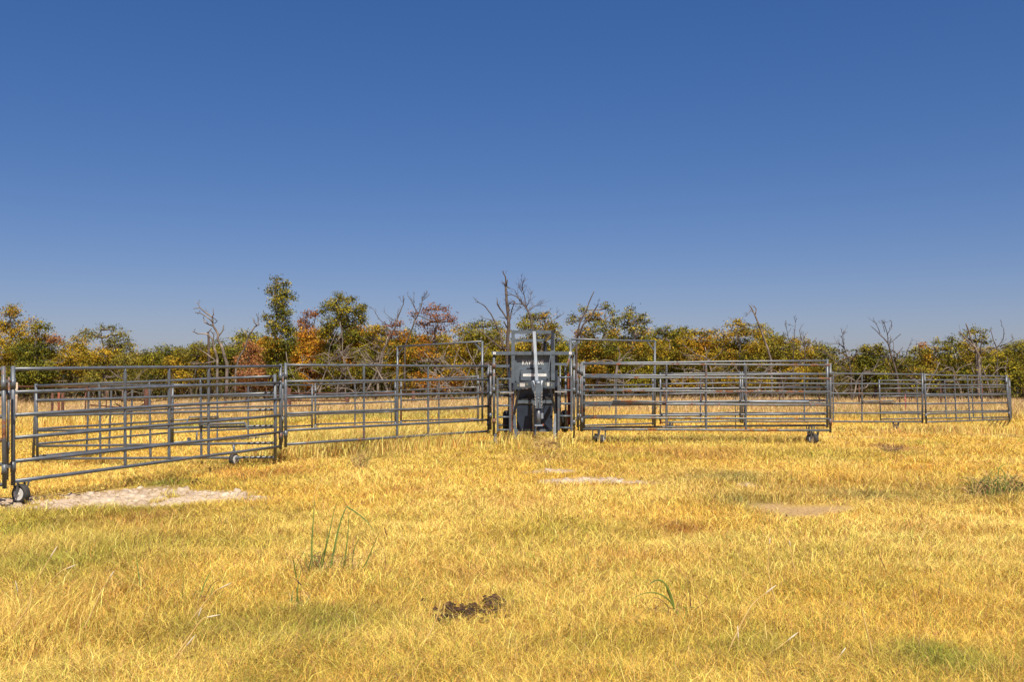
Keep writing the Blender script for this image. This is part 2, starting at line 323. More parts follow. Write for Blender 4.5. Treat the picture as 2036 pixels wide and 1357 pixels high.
col = np.where((tl > 0.3)[:, None], col * 0.75 + PALE * 0.25, col)
o = bpy.data.objects.new('grass', blademesh(x, y, z - 0.005, hgt, wid, ang, lean, curl, col, 'grass')); COL.objects.link(o)
tag(o, 'dry yellow pasture grass covering the whole field', 'grass', kind='stuff')
# taller wispy grass along the panels and the pale tall grass before the trees
xs2, ys2, hs2 = [], [], []
for p_, s_ in TALL:
    if s_ < .38: continue
    m_ = int(1500 * s_); xs2.append(rng.normal(p_[0], p_[2] * .7, m_)); ys2.append(rng.normal(p_[1], p_[3] * .7, m_)); hs2.append(np.full(m_, .5 * s_))
x = rng.uniform(-34, 34, 52000); y = rng.uniform(45, 60, 52000); xs2.append(x); ys2.append(y); hs2.append(np.full(52000, .62) * np.clip(.5 + fbm(x, y, 2.2, 66), .5, 1.2))
x, y, h_ = np.concatenate(xs2), np.concatenate(ys2), np.concatenate(hs2); n = len(x); hgt = h_ * rng.uniform(.45, 1.15, n)
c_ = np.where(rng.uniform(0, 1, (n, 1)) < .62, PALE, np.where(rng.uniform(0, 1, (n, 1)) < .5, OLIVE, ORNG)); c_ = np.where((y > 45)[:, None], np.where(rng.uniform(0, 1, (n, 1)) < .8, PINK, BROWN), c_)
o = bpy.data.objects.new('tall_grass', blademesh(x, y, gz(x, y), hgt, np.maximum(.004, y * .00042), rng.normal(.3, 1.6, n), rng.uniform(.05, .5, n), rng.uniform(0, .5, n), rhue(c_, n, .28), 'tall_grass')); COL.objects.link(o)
tag(o, 'tall pale wispy grass along the panels and before the trees', 'tall grass', kind='stuff')
# curly longer straw stalks lying over the turf, near the viewer
x, y = scatter(15000, 4.6, 26); kp = bare(x, y) < 0.3; x, y = x[kp], y[kp]; n = len(x)
col = rhue(np.where(rng.uniform(0, 1, (n, 1)) < .75, PALE, ORNG), n, .25)
o = bpy.data.objects.new('straw', blademesh(x, y, gz(x, y), rng.uniform(.06, .19, n), np.maximum(.0022, y * .0004), rng.uniform(0, 6.28, n), rng.uniform(.3, 1.6, n), rng.uniform(0, .9, n), col, 'straw')); COL.objects.link(o)
tag(o, 'long pale straw stalks sticking out of the turf', 'straw', kind='stuff')
# limestone chips on the bare patches
def chips():
    V = []; Q = []; T = []; k = 0
    xs_, ys_ = [], []
    for p in STONY:
        m = int(min(4200, 420 * p[2] * p[3] * 3)); xs_.append(rng.normal(p[0], p[2] * .62, m)); ys_.append(rng.normal(p[1], p[3] * .62, m))
    x = np.concatenate(xs_); y = np.concatenate(ys_); kp = bare(x, y, STONY) > 0.25; x, y = x[kp], y[kp]; z = gz(x, y); n = len(x)
    r = np.clip(rng.lognormal(math.log(.017), .6, n), .007, .09); an = rng.uniform(0, 6.28, n); V = np.zeros((n, 10, 3))
    for j in range(5):
        a = an + j * 1.2566 + rng.uniform(-.35, .35, n); rr = r * rng.uniform(.7, 1.3, n)
        V[:, j] = np.stack([x + np.cos(a) * rr * 1.15, y + np.sin(a) * rr * 1.15, z - .03], 1)
        V[:, 5 + j] = np.stack([x + np.cos(a) * rr * .8, y + np.sin(a) * rr * .8, z - .016 + r * rng.uniform(.15, .8, n)], 1)
    b = np.arange(n) * 10; Q = np.concatenate([np.stack([b + j, b + (j + 1) % 5, b + 5 + (j + 1) % 5, b + 5 + j], 1) for j in range(5)])
    T = np.concatenate([np.stack([b + 5, b + 6, b + 7], 1), np.stack([b + 5, b + 7, b + 8], 1), np.stack([b + 5, b + 8, b + 9], 1)])
    return bigmesh('gravel', V.reshape(-1, 3), Q, T, None, 'stone')
o = bpy.data.objects.new('gravel', chips()); COL.objects.link(o); tag(o, 'pale limestone chips on the bare patches', 'gravel', kind='stuff')

# ------------------------------------------------------------------ corral panels
PH = 1.55; RF = [0, .207, .411, .614, .823, 1]
def yfor(yt, yb, H=PH): return H / (tz(yt) - tz(yb))
G_P = 'tubular steel panels of the cattle corral'
def wheel(t, c, ax, rad, fork_top, spread=0.09, name='wheel'):
    c = Vector(c); ax = Vector(ax).normalized()
    w = MB().tube([c - ax * .035, c + ax * .035], .02, 8).build(name, 'steel', t)
    MB().torus(c, ax, rad * .80, rad * .20, 28, 10, 1.9).build('tyre', 'rubber', w)
    m = MB(); m.tube([c - ax * .049, c - ax * .036, c + ax * .036, c + ax * .049], [rad * .64, rad * .58, rad * .58, rad * .64], 20)
    m.tube([c - ax * .06, c + ax * .06], rad * .16, 10); m.build('rim', 'rim', w)
    f = MB(); ft = Vector(fork_top)
    along = ax.cross(Vector((0, 0, 1))).normalized()
    for sgn in (-1, 1):
        e = c + ax * sgn * (rad * .42 + .02)
        for k in (-1, 1): f.bar(e, Vector((ft.x, ft.y, ft.z)) + ax * sgn * (rad * .42 + .035) + along * k * spread * 0.5, .028, .012)
        f.bar(ft - ax * (rad * .42 + .04), ft + ax * (rad * .42 + .04), .06, .012) if sgn > 0 else None; f.bar(Vector((ft.x, ft.y, ft.z)) + ax * sgn * (rad * .42 + .035) - along * spread * .7, Vector((ft.x, ft.y, ft.z)) + ax * sgn * (rad * .42 + .035) + along * spread * .7, .03, .012)
    f.build('wheel_fork', 'paint', t)
def panel(L, Rr, ups, label, worn=False, short=None, H=PH, rails=RF, leanL=0, leanR=0, handle=None, wheels=(), hinge=True, cat='corral panel', name='corral_panel', bulge=True, rr=.0265, D=None):
    (xl, ytl, ybl), (xr, ytr, ybr) = L, Rr
    Yl = yfor(ytl, ybl, H) if not D else D[0]; Yr = yfor(ytr, ybr, H) if not D else D[1]
    TL = pw(xl + leanL, ytl, Yl); BL = pw(xl, ybl, Yl); TR = pw(xr + leanR, ytr, Yr); BR = pw(xr, ybr, Yr)
    base = (BL + BR) / 2; base.z = gzs(base.x, base.y); t = thing(name, base, label, cat, G_P)
    mt = 'paint_worn' if worn else 'paint'
    def P(s, f): return (TL.lerp(TR, s)).lerp(BL.lerp(BR, s), f)
    d = (BR - BL).normalized(); nrm = d.cross(Vector((0, 0, 1))).normalized()
    for f in rails:
        pts = [P(0, f) + d * .02] + [P(s, f) + Vector((0, 0, R(-.004, .004))) + nrm * R(-.006, .006) for s in (.2, .4, .6, .8)] + [P(1, f) - d * .02]
        MB().tube(pts, rr, 12).build('rail', mt, t)
    for s in (0, 1):
        MB().tube([P(s, -.028), P(s, .5), P(s, 1.035)], .029, 12).build('end_post', mt, t)
    for s in ups:
        m = MB(); ps = []; rd = []
        for a, b2 in zip(rails[:-1], rails[1:]):
            for k, r_ in ((0.0, .019), (.18, .023), (.5, .027), (.82, .023)): ps.append(P(s, a + (b2 - a) * k) + nrm * 0.0); rd.append(r_ if bulge else .018)
        ps.append(P(s, 1)); rd.append(.019); m.tube(ps, rd, 10); m.build('upright', mt, t)
    if short is not None: MB().tube([P(short, rails[-2]), P(short, 1)], .024, 10).build('short_upright', mt, t)
    if hinge:
        for s, sg in ((0, -1), (1, 1)):
            for f in (.13, .87):
                m = MB(); c = P(s, f); m.tube([c - Vector((0, 0, .07)), c + Vector((0, 0, .07))], .038, 10); m.bar(c + d * sg * .02 + Vector((0, 0, .04)), c + d * sg * .09 + Vector((0, 0, .04)), .03, .03)
                m.build('hinge_sleeve', mt, t)
    if handle is not None:
        s, sg, ln = handle; c = P(s, .575) - nrm * 0 + Vector((0, -.08, 0)); e = c + d * sg * ln + Vector((0, 0, .015)); m = MB()
        m.tube([c, c + d * sg * .10, c + d * sg * .22, e], [.016, .021, .027, .027], 10)
        m.bar(e, e + d * sg * .09 + Vector((0, -.02, -.15)), .035, .015); m.bar(c - d * sg * .03 + Vector((0, .08, 0)), c + d * sg * .05, .05, .05)
        m.build('jack_handle', 'paint_worn', t)
        m = MB(); k0 = e + d * sg * .45 + Vector((0, .06, .35))
        pts = [k0.lerp(Vector((k0.x + R(-.02, .02), k0.y, k0.z - .75)), q_ / 8) + Vector((R(-.008, .008), 0, 0)) for q_ in range(9)]; m.tube(pts, .006, 6); m.build('chain', 'paint_worn', t)
    for (s, turn) in wheels:
        c = P(s, 1); gzz = gzs(c.x, c.y); rad = .14 if turn > 3 else .125; ax = Vector((math.cos(turn), math.sin(turn), 0)) if turn > 3 else nrm * math.cos(turn) + d * math.sin(turn)
        wheel(t, (c.x, c.y, max(gzz + rad * .92, c.z - .36)), ax, rad, (c.x, c.y, c.z - .02))
    return t, P
STD = (.34, .5, .66); WHL = (.285, .5, .71)
panel((-560, 736, 960), (9, 735, 964.5), STD, 'grey pipe panel cut off by the left edge of the picture', worn=True, leanR=-2)
panel((26, 734.5, 958), (557.8, 728.6, 888.3), STD, 'large near grey pipe panel at far left with a wheel under its left end', wheels=((.022, 4.32),), hinge=True)
panel((568, 726.5, 884.5), (971, 728.7, 858.2), STD, 'grey pipe panel running from the near left panel to the squeeze chute')
panel((74.5, 768, 913.7), (547.5, 749, 910), WHL, 'pipe panel directly behind the near left one, with a thick jack handle', short=.84, leanL=-3, leanR=-1, handle=(.71, 1, 1.05), wheels=((.84, 1.5),), hinge=False)
panel((66, 767.5, 909), (340, 766, 881.5), STD, 'dark leaning pipe panel seen through the near left panel, going away from it', leanL=6, leanR=4, hinge=False)
panel((343.5, 766, 881), (620.5, 766.5, 864), WHL, 'pipe panel of the far left side ending behind the near left post, with wheel', short=.15, handle=(.285, -1, 1.0), wheels=((.10, .9),), hinge=False)
panel((627, 765.4, 861.5), (786, 759, 856.7), (.5,), 'short far pipe panel left of the walkway arch, with one upright', hinge=True)
panel((797.5, 756.5, 855), (950.5, 749.3, 851.5), (.5,), 'short far pipe panel under the left walkway arch, with one upright', hinge=True, worn=True)
panel((1148, 745.8, 847), (1298, 745.8, 842.6), (.5,), 'short far pipe panel under the right walkway arch, with one upright', hinge=True)
panel((1313, 744.2, 840.6), (1472, 742.0, 838), (.5,), 'short far pipe panel seen through the middle of the folded pair', hinge=False, wheels=((.12, 1.5),))
panel((1476, 742.3, 838.4), (1834, 745, 839.3), STD, 'far right long pipe panel with a jack handle and rusty end post', worn=False, handle=(.66, 1, 1.05), wheels=((.85, 1.5),), hinge=False)
panel((1841.5, 746, 840), (2007, 749, 834.5), STD, 'pipe panel of the far right corner, its uprights leaning left', leanL=-3, leanR=-7, hinge=True)
panel((2007.5, 749.5, 834.5), (2011, 755, 830), STD, 'pipe panel seen almost edge on at the far right corner', leanL=-6, leanR=-4, hinge=False)
panel((1751, 757.3, 834), (2009, 755, 830), WHL, 'farthest pipe panel, behind the far right corner panels', leanL=-3, leanR=-4, hinge=False)
panel((1161, 722.4, 850.8), (1645, 718, 846.5), STD, 'rear one of the two pipe panels folded together right of the chute', hinge=False, wheels=((.05, 1.5), (.93, .5)), D=(24.62, 24.62))
panel((1157, 724.2, 854.3), (1651, 726.6, 856.5), STD, 'front one of the two pipe panels folded together right of the chute', worn=True, hinge=True, handle=(.335, -1, 1.25), wheels=((.08, 1.4), (.935, 3.3)), D=(24.3, 24.3))
# second handle bar on the folded pair
def bar_thing(px0, py0, px1, py1, Y, label):
    a, b_ = pw(px0, py0, Y), pw(px1, py1, Y); t = thing('jack_bar', (a + b_) / 2, label, 'jack bar')
    d = (b_ - a).normalized(); MB().tube([a, a + d * .1, a + d * .22, b_], [.016, .022, .032, .032], 10).build('tube', 'paint_light', t)
    MB().bar(b_, b_ + d * .06 + Vector((0, 0, -.14)), .04, .015).build('bent_tip', 'paint_worn', t)
bar_thing(1490, 799, 1608, 799.5, 24.15, 'thick grey jack bar lying along the right half of the folded panels')
# hinge and latch posts at the joints of the front line
def latch(px, y0, y1, Y, label, r=.03, n=3):
    a, b_ = pw(px, y0, Y), pw(px, y1, Y); b_.x = a.x; t = thing('latch_post', (b_.x, b_.y, gzs(b_.x, b_.y)), label, 'latch post', 'latch posts between the panels')
    MB().tube([a, b_], r, 12).build('post', 'paint_worn', t)
    for k in range(n):
        c = a.lerp(b_, (k + .35) / n); MB().tube([c - Vector((0, 0, .06)), c + Vector((0, 0, .06))], r * 1.35, 12).build('collar', 'paint', t)
latch(18, 750, 955, 13.95, 'narrow latch post between the two leftmost front panels', .016, 2)
latch(562.5, 742, 880, 19.9, 'narrow latch post between the near left panel and the next', .016, 2)
latch(975.5, 727, 855, 24.3, 'rusty latch post at the chute end of the left panel line', .026)
latch(1149.5, 722, 857, 24.25, 'slim latch post just right of the chute wing', .02)
latch(1153.8, 724, 858, 24.15, 'slim latch post touching the folded panels left end', .016)
# walkway arches
def arch(xl, ytl, ybl, xr, ytr, ybr, label):
    Yl, Yr = yfor(ytl, ybl, 2.4), yfor(ytr, ybr, 2.4); TL, TR = pw(xl, ytl, Yl), pw(xr, ytr, Yr); BL, BR = pw(xl, ybl, Yl), pw(xr, ybr, Yr)
    c = (BL + BR) / 2; t = thing('walkway_arch', (c.x, c.y, gzs(c.x, c.y)), label, 'gate arch', 'tall walkway arches of the corral'); d = (TR - TL).normalized()
    for a, b_ in ((TL, BL), (TR, BR)): MB().tube([a + Vector((0, 0, .01)), b_], .031, 12).build('post', 'paint', t)
    MB().tube([TL + d * .02, TR - d * .02], .029, 12).build('top_bar', 'paint', t)
    for a, sg in ((TL, 1), (TR, -1)): MB().bar(a + d * sg * .02 + Vector((0, 0, -.27)), a + d * sg * .27 + Vector((0, 0, -.03)), .04, .04).build('corner_brace', 'paint', t)
arch(790.4, 690, 851, 959, 679.5, 854, 'tall pipe arch with corner braces left of the chute')
arch(1134.5, 675, 855, 1302, 679, 849, 'tall pipe arch with corner braces right of the chute')

# ------------------------------------------------------------------ squeeze chute on its folded trailer hitch
CY = 23.55
ch = thing('squeeze_chute', gpix(1060, 24.5), 'tall grey livestock chute with lettering and folded towing hitch, centre of the corral', 'squeeze chute')
def fb(m, x0, y0, x1, y1, Y, dep): a = pw(x0, y0, Y); b_ = pw(x1, y1, Y); return m.box((min(a.x, b_.x), Y, min(a.z, b_.z)), (max(a.x, b_.x), Y + dep, max(a.z, b_.z)))
def FB(name, x0, y0, x1, y1, Y, dep, mt, par=None): return fb(MB(), x0, y0, x1, y1, Y, dep).build(name, mt, par or ch)
def vpost(name, x0, x1, yt, Y, zb, dep, mt='paint_smooth'):
    a = pw(x0, yt, Y); b_ = pw(x1, yt, Y); return MB().box((a.x, Y, zb), (b_.x, Y + dep, a.z)).build(name, mt, ch)
g0 = gzs(0.4, 24.0)
zmid = pw(1020, 762, CY).z
vpost('frame_post', 1016.8, 1023.6, 664.2, CY, zmid, .08); vpost('frame_post', 1095.6, 1103.0, 664.2, CY, pw(1098, 757, CY).z, .08)
FB('top_beam', 1016.8, 657.3, 1096.0, 664.0, CY, .08, 'paint_smooth'); FB('beam_end_cap', 1096.2, 657.0, 1102.0, 664.0, CY - .004, .085, 'black')
zt = pw(1016, 660.6, CY).z; YB = CY + 5.4; xl_ = pw(1020, 660, CY).x; xr_ = pw(1099, 660, CY).x
MB().box((xl_ - .04, YB, zt - .04), (xr_ + .04, YB + .08, zt + .04)).build('top_beam', 'paint_smooth', ch)
for xx in (xl_, xr_):
    MB().box((xx - .04, YB, g0 + .1), (xx + .04, YB + .08, zt - .042)).build('frame_post', 'paint_dark', ch)
    MB().box((xx - .035, CY + .082, zt - .035), (xx + .035, YB - .002, zt + .035)).build('side_rail', 'paint_smooth', ch)
    for zz in (.35, .75, 1.15, 1.5): MB().box((xx - .02, CY + .5, g0 + zz), (xx + .02, YB - .002, g0 + zz + .05)).build('side_rail', 'paint_smooth', ch)
# wings: cross beam, lower arms, outer posts, ladder gates
FB('cross_beam', 977.5, 699.3, 1142.2, 706.2, CY - .01, .075, 'paint_smooth')
for a in (980.5, 1131.5):
    st_ = FB('sticker', a, 700.2, a + 5.0, 705.2, CY - .016, .004, 'white'); fb(MB(), a + 1.6, 701.8, a + 3.4, 703.6, CY - .02, .003).build('arrow_print', 'print', st_)
FB('wing_arm', 980.5, 725.8, 1012.5, 731.0, CY + .05, .06, 'paint_smooth'); FB('wing_arm', 1103.2, 722.2, 1127.0, 727.0, CY + .05, .06, 'paint_smooth')
for (xa, xb, yt, yb) in ((979.6, 984.6, 706.4, 868), (1139.0, 1143.4, 706.4, 872), (1122.5, 1126.5, 727.2, 850), (1112.0, 1115.5, 727.2, 850), (1134.2, 1137.6, 708, 858)):
    Y_ = CY + .055; a = pw((xa + xb) / 2, yt, Y_); b_ = pw((xa + xb) / 2, yb, Y_)
    MB().tube([a, (a.x, a.y, b_.z)], (xb - xa) * .5 * Y_ / F, 12).build('wing_post', 'paint', ch)
for x_, yy in ((982.1, 728), (982.1, 776), (982.1, 838), (1141.2, 729), (1141.2, 777), (1141.2, 841)):
    a = pw(x_, yy, CY + .055); MB().tube([a - Vector((0, 0, .06)), a + Vector((0, 0, .06))], .042, 12).build('collar', 'paint_worn', ch)
a = pw(986, 862, CY); MB().bar(a, a + Vector((-.03, -.05, -.16)), .06, .012).build('foot_skid', 'paint_worn', ch); 
a = pw(984.5, 874, CY - .05); MB().tube([a, a + Vector((.0, -.02, -.05)), a + Vector((.05, -.05, -.12))], [.03, .032, .03], 8).build('foot_skid', 'paint_worn', ch)
def ladder(x0, x1, yt, yb, rungs, Y, mt='paint'):
    for x_ in (x0, x1):
        a = pw(x_, yt, Y); b_ = pw(x_, yb, Y); MB().box((a.x - .024, Y - .02, b_.z), (a.x + .024, Y + .02, a.z)).build('gate_stile', mt, ch)
    for y_ in rungs:
        a = pw(x0, y_, Y); b_ = pw(x1, y_, Y); MB().tube([(a.x + .022, Y, a.z), (b_.x - .022, Y, a.z)], .022, 10).build('gate_rung', 'paint_smooth', ch)
ladder(989.3, 1014.6, 752, 859, (754, 780.5, 807, 830, 855.7), CY - .05)
ladder(1110.5, 1136.5, 749, 857, (751, 777, 803.5, 828, 851.5), CY - .05)
for y_ in (766.2, 772, 787.5, 846): a = pw(991, y_, CY + .6); b_ = pw(1013, y_, CY + .6); MB().tube([a, b_], .022, 8).build('gate_rung', 'paint', ch)
for (xa, xb, y_) in ((994, 1021, 781.5), (1103, 1127, 779.5)): MB().bar(pw(xa, y_, CY - .12), pw(xb, y_, CY - .12), .02, .03).build('latch_rod', 'steel', ch)
FB('rusty_upright', 1016.8, 775, 1020.3, 866, CY - .02, .03, 'rust'); 
r_ = FB('notched_rack', 1128.3, 743, 1134.0, 846, CY + .15, .04, 'rust_bright')
a = pw(1133, 707, CY - .02); MB().tube([a, pw(1130.5, 718, CY - .06), pw(1127, 727, CY - .1), pw(1124.5, 732, CY - .1)], .024, 8).build('bent_lever', 'paint_worn', ch)
# face plate with lettering, slot, tool box
YP = CY + .10
pl = FB('face_plate', 1023.8, 706.6, 1095.4, 762, YP, .03, 'paint_smooth')
FB('plate_flange', 1023.9, 706.8, 1027.0, 758, YP - .03, .026, 'paint_smooth', pl)
FB('slot', 1047, 732, 1077, 734.7, YP - .006, .005, 'black', pl)
bx_ = FB('tool_box', 1035.2, 735.2, 1089.8, 757.2, YP - .12, .115, 'paint_smooth')
ls = FB('label_strip', 1039.8, 743.8, 1086.6, 748.9, YP - .124, .003, 'white', bx_)
m = MB()
for k in range(12):
    x_ = 1047 + k * 3.0
    if 1058 < x_ < 1066: continue
    fb(m, x_, 745.6, x_ + R(1.3, 2.4), 746.6, YP - .127, .002)
m.build('faded_print', 'print', ls)
# slab-serif capitals as flat raised letters; each glyph is strokes in a unit cell
def stroke(m, ox, oz, sx, sz, p, q_, w, Y):
    a = Vector((ox + p[0] * sx, Y, oz + p[1] * sz)); b_ = Vector((ox + q_[0] * sx, Y, oz + q_[1] * sz)); d = (b_ - a).normalized(); n_ = Vector((-d.z, 0, d.x)) * w / 2
    vs = [a - n_, a + n_, b_ + n_, b_ - n_]; vs = vs + [v + Vector((0, -.004, 0)) for v in vs]
    m.add(vs, [(0, 1, 2, 3), (7, 6, 5, 4), (0, 4, 5, 1), (1, 5, 6, 2), (2, 6, 7, 3), (3, 7, 4, 0)])
GL = {'R': [((.22,.06),(.22,.94),1),((.22,.93),(.6,.93),.5),((.6,.93),(.8,.74),.8),((.8,.76),(.6,.52),.8),((.22,.52),(.6,.52),.5),((.5,.5),(.8,.08),1),((.05,.05),(.42,.05),.5),((.05,.95),(.35,.95),.5),((.68,.05),(.98,.05),.5)],
      'A': [((.14,.04),(.48,.96),.7),((.48,.96),(.82,.04),1.1),((.26,.32),(.72,.32),.5),((0,.05),(.33,.05),.5),((.62,.05),(1,.05),.5),((.3,.95),(.55,.95),.5)],
      'W': [((.1,.96),(.3,.04),1),((.3,.04),(.5,.8),.6),((.5,.8),(.7,.04),1),((.7,.04),(.9,.96),.6),((0,.95),(.3,.95),.5),((.7,.95),(1,.95),.5)],
      'H': [((.22,.06),(.22,.94),1),((.78,.06),(.78,.94),1),((.22,.5),(.78,.5),.5),((.04,.05),(.42,.05),.5),((.04,.95),(.42,.95),.5),((.58,.05),(.96,.05),.5),((.58,.95),(.96,.95),.5)],
      'I': [((.5,.06),(.5,.94),1.1),((.25,.05),(.75,.05),.5),((.25,.95),(.75,.95),.5)],
      'D': [((.24,.06),(.24,.94),1),((.05,.94),(.55,.94),.5),((.05,.06),(.55,.06),.5),((.52,.94),(.84,.7),.8),((.84,.74),(.84,.28),1),((.84,.3),(.52,.06),.8)],
      'E': [((.24,.06),(.24,.94),1),((.05,.94),(.88,.94),.55),((.05,.06),(.9,.06),.55),((.24,.5),(.66,.5),.5),((.86,.94),(.86,.72),.6),((.88,.06),(.88,.3),.6),((.64,.38),(.64,.62),.5)]}
a = pw(1037.6, 725.8, YP); b_ = pw(1082.0, 716.6, YP); wid_ = {'R': 1, 'A': 1.05, 'W': 1.3, 'H': 1.05, 'I': .6, 'D': 1, 'E': .95}
tot = sum(wid_[c] for c in 'RAWHIDE') * 1.16; ux = (b_.x - a.x) / tot; x_ = a.x; m = MB()
for c in 'RAWHIDE':
    for k_, (p1, p2, w_) in enumerate(GL[c]): stroke(m, x_, a.z, ux * wid_[c], b_.z - a.z, p1, p2, w_ * .0145, YP - .002 - .0004 * k_)
    x_ += ux * wid_[c] * 1.16
m.build('lettering', 'white', pl)
# folded tongue, side brace
MB().bar(pw(1062, 660, CY - .06), pw(1067.5, 759, CY - .42), .068, .05, (0, 1, 0)).build('folded_tongue', 'paint_light', ch)
MB().bar(pw(1096, 700, CY - .03), pw(1088, 752, CY - .1), .022, .03, (0, 1, 0)).build('lift_strut', 'paint_smooth', ch)
FB('pivot_tube', 1096.5, 664.5, 1101.5, 693, CY - .03, .026, 'paint_dark')
m = MB(); m.tube([pw(1091, 741, CY - .12), pw(1093, 738, CY - .15), pw(1095, 742, CY - .15), pw(1094, 750, CY - .14), pw(1091, 757, CY - .2), pw(1094, 765, CY - .3)], .009, 6); m.build('wiring_lead', 'black', ch)
# bumper: two angled plates with stickers, central V and jack
def quadplate(name, pts, th, mt, par=None):    # pts = [(px,py,Y)...] front face, thickness backwards
    vs = [pw(*p_) for p_ in pts]; k = len(vs); vs2 = vs + [v + Vector((0, th, 0)) for v in vs]
    return MB().add(vs2, [tuple(range(k)), tuple(range(2 * k - 1, k - 1, -1))] + [(i, i + k, (i + 1) % k + k, (i + 1) % k) for i in range(k)]).build(name, mt, par or ch)
YA, YC = CY - .12, CY - .55
b1 = quadplate('bumper_plate', [(1021, 775.5, YA), (1056, 771.5, YC), (1056, 757.6, YC), (1021, 761.5, YA)], .05, 'paint_smooth')
b2 = quadplate('bumper_plate', [(1080.5, 771.0, YC), (1103, 773.5, YA), (1103, 760.6, YA), (1080.5, 757.6, YC)], .05, 'paint_smooth')
def stick(par, xa, xb, ya, yb, side, mt, name='sticker'):
    def yy(x_): return (YA + (x_ - 1021) / 35 * (YC - YA) if side == 0 else YC + (x_ - 1080.5) / 22.5 * (YA - YC)) - .006
    return quadplate(name, [(xa, yb, yy(xa)), (xb, yb, yy(xb)), (xb, ya, yy(xb)), (xa, ya, yy(xa))], .003, mt, par)
stick(b1, 1033.6, 1044.0, 762.4, 769.6, 0, 'white'); stick(b1, 1036.0, 1041.6, 764.6, 767.2, 0, 'print', 'sticker_print'); stick(b1, 1028.2, 1031.4, 764.4, 769.4, 0, 'reflect', 'reflector'); stick(b1, 1046.6, 1050.0, 762.2, 767.4, 0, 'reflect', 'reflector')
stick(b2, 1087.6, 1092.4, 761.0, 768.2, 1, 'white'); stick(b2, 1083.8, 1086.0, 761.6, 766.6, 1, 'reflect', 'reflector'); stick(b2, 1096.2, 1098.0, 763.6, 768.6, 1, 'reflect', 'reflector')
FB('hitch_top', 1056.2, 757.2, 1080.3, 762.0, YC - .02, .3, 'paint_smooth')
quadplate('hitch_cheek', [(1056.2, 762, YC - .02), (1057.5, 774, YC - .05), (1064.4, 790, YC - .1), (1064.6, 778, YC - .1), (1058.5, 757.5, YC - .02)], .03, 'paint_smooth')
quadplate('hitch_cheek', [(1079.8, 762, YC - .02), (1078.4, 757.5, YC - .02), (1076.0, 778, YC - .1), (1076.4, 790, YC - .1), (1079.4, 774, YC - .05)], .03, 'paint_smooth')
quadplate('hitch_flap', [(1058.6, 757.4, YC - .03), (1064.4, 781, YC - .12), (1064.4, 768, YC - .12), (1061.6, 757.0, YC - .03)], .01, 'paint_light')
quadplate('hitch_flap', [(1075.6, 768, YC - .12), (1075.6, 781, YC - .12), (1079.6, 757.4, YC - .03), (1076.2, 757.0, YC - .03)], .01, 'paint_light')
YJ = YC - .14
a = pw(1070.5, 764, YJ); b_ = pw(1070.5, 814, YJ); w_ = 5.6 * YJ / F
MB().box((a.x - w_, YJ, b_.z), (a.x + w_, YJ + .13, a.z)).build('hitch_tube', 'paint_smooth', ch)
MB().tube([Vector((a.x, YJ + .06, a.z)), Vector((a.x, YJ + .06, a.z + .04)), Vector((a.x, YJ + .06, a.z + .06))], [.055, .045, .02], 12).build('jack_cap', 'paint_light', ch)
MB().box((a.x - w_ - .008, YJ - .008, b_.z), (a.x + w_ + .008, YJ + .14, b_.z + .02)).build('tube_flange', 'paint_dark', ch)
c = pw(1071, 830, YJ + .05); e = pw(1071, 845, YJ + .05); MB().tube([Vector((c.x, YJ + .06, b_.z - .002)), Vector((c.x, YJ + .06, e.z))], .048, 14).build('jack_leg', 'paint', ch)
MB().box((c.x - .09, YJ - .03, e.z - .03), (c.x + .09, YJ + .15, e.z)).build('jack_foot', 'paint_light', ch)
m = MB()
for y_ in (792, 798.5): m.tube([pw(1070.7, y_, YJ - .015), pw(1070.7, y_, YJ + .01)], .012, 8)
m.build('bolt', 'steel', ch)
FB('adjuster_slot', 1069.8, 802, 1071.8, 811.5, YJ - .004, .003, 'black')
FB('latch_bracket', 1076.2, 822, 1080.3, 833, YJ + .02, .03, 'paint_light'); FB('latch_bracket', 1078, 843.6, 1081.6, 847, YJ + .02, .03, 'rust_bright')
for x_ in (1063.6, 1077.4):
    m = MB(); N_ = 11
    for k in range(N_):
        p_ = pw(x_ + (k / N_) * (1.8 if x_ < 1070 else -.4) + math.sin(k) * .25, 780 + k * 3.1, YJ - .03); ax = Vector((1, 0, 0)) if k % 2 else Vector((0, 1, 0)); m.torus(p_, ax, .014, .0048, 10, 5)
    m.build('safety_chain', 'steel', ch)
# legs, lower doors
for (xa, ya, xb, yb, s_) in ((1032, 775, 1022.4, 824, 1), (1094.5, 773, 1104.0, 822, -1)):
    MB().bar(pw(xa, ya, YC + .25), pw(xb, yb, CY - .08), .055, .05, (0, 1, 0)).build('diagonal_leg', 'rust' if 0 else 'paint_dark', ch)
quadplate('foot_plate', [(1022.8, 874, CY - .1), (1028.2, 875, CY - .1), (1027.4, 856, CY - .1), (1024.8, 823, CY - .1), (1021.2, 824, CY - .1)], .05, 'paint_smooth')
quadplate('foot_plate', [(1100.6, 874, CY - .1), (1105.6, 872, CY - .1), (1105.8, 823, CY - .1), (1102.6, 822, CY - .1), (1099.8, 852, CY - .1)], .05, 'paint_light')
YD = CY + .25
FB('upper_panel', 1027, 774, 1099, 797, YD + .3, .03, 'paint_smooth'); FB('mid_rail', 1027.4, 796.6, 1099, 802.6, YD - .03, .05, 'paint_smooth')
FB('winch', 1046, 786, 1061, 797, YD, .15, 'black'); FB('winch', 1036, 792, 1046, 796.5, YD, .1, 'black'); FB('winch', 1080, 789, 1095, 796.5, YD, .1, 'black')
for (xa, xb) in ((1027.4, 1059.6), (1067, 1099)):
    dr = FB('door', xa, 802.8, xb, 854, YD, .03, 'paint_dark'); FB('door_sill', xa, 854, xb, 859.4, YD - .03, .06, 'paint_smooth', dr)
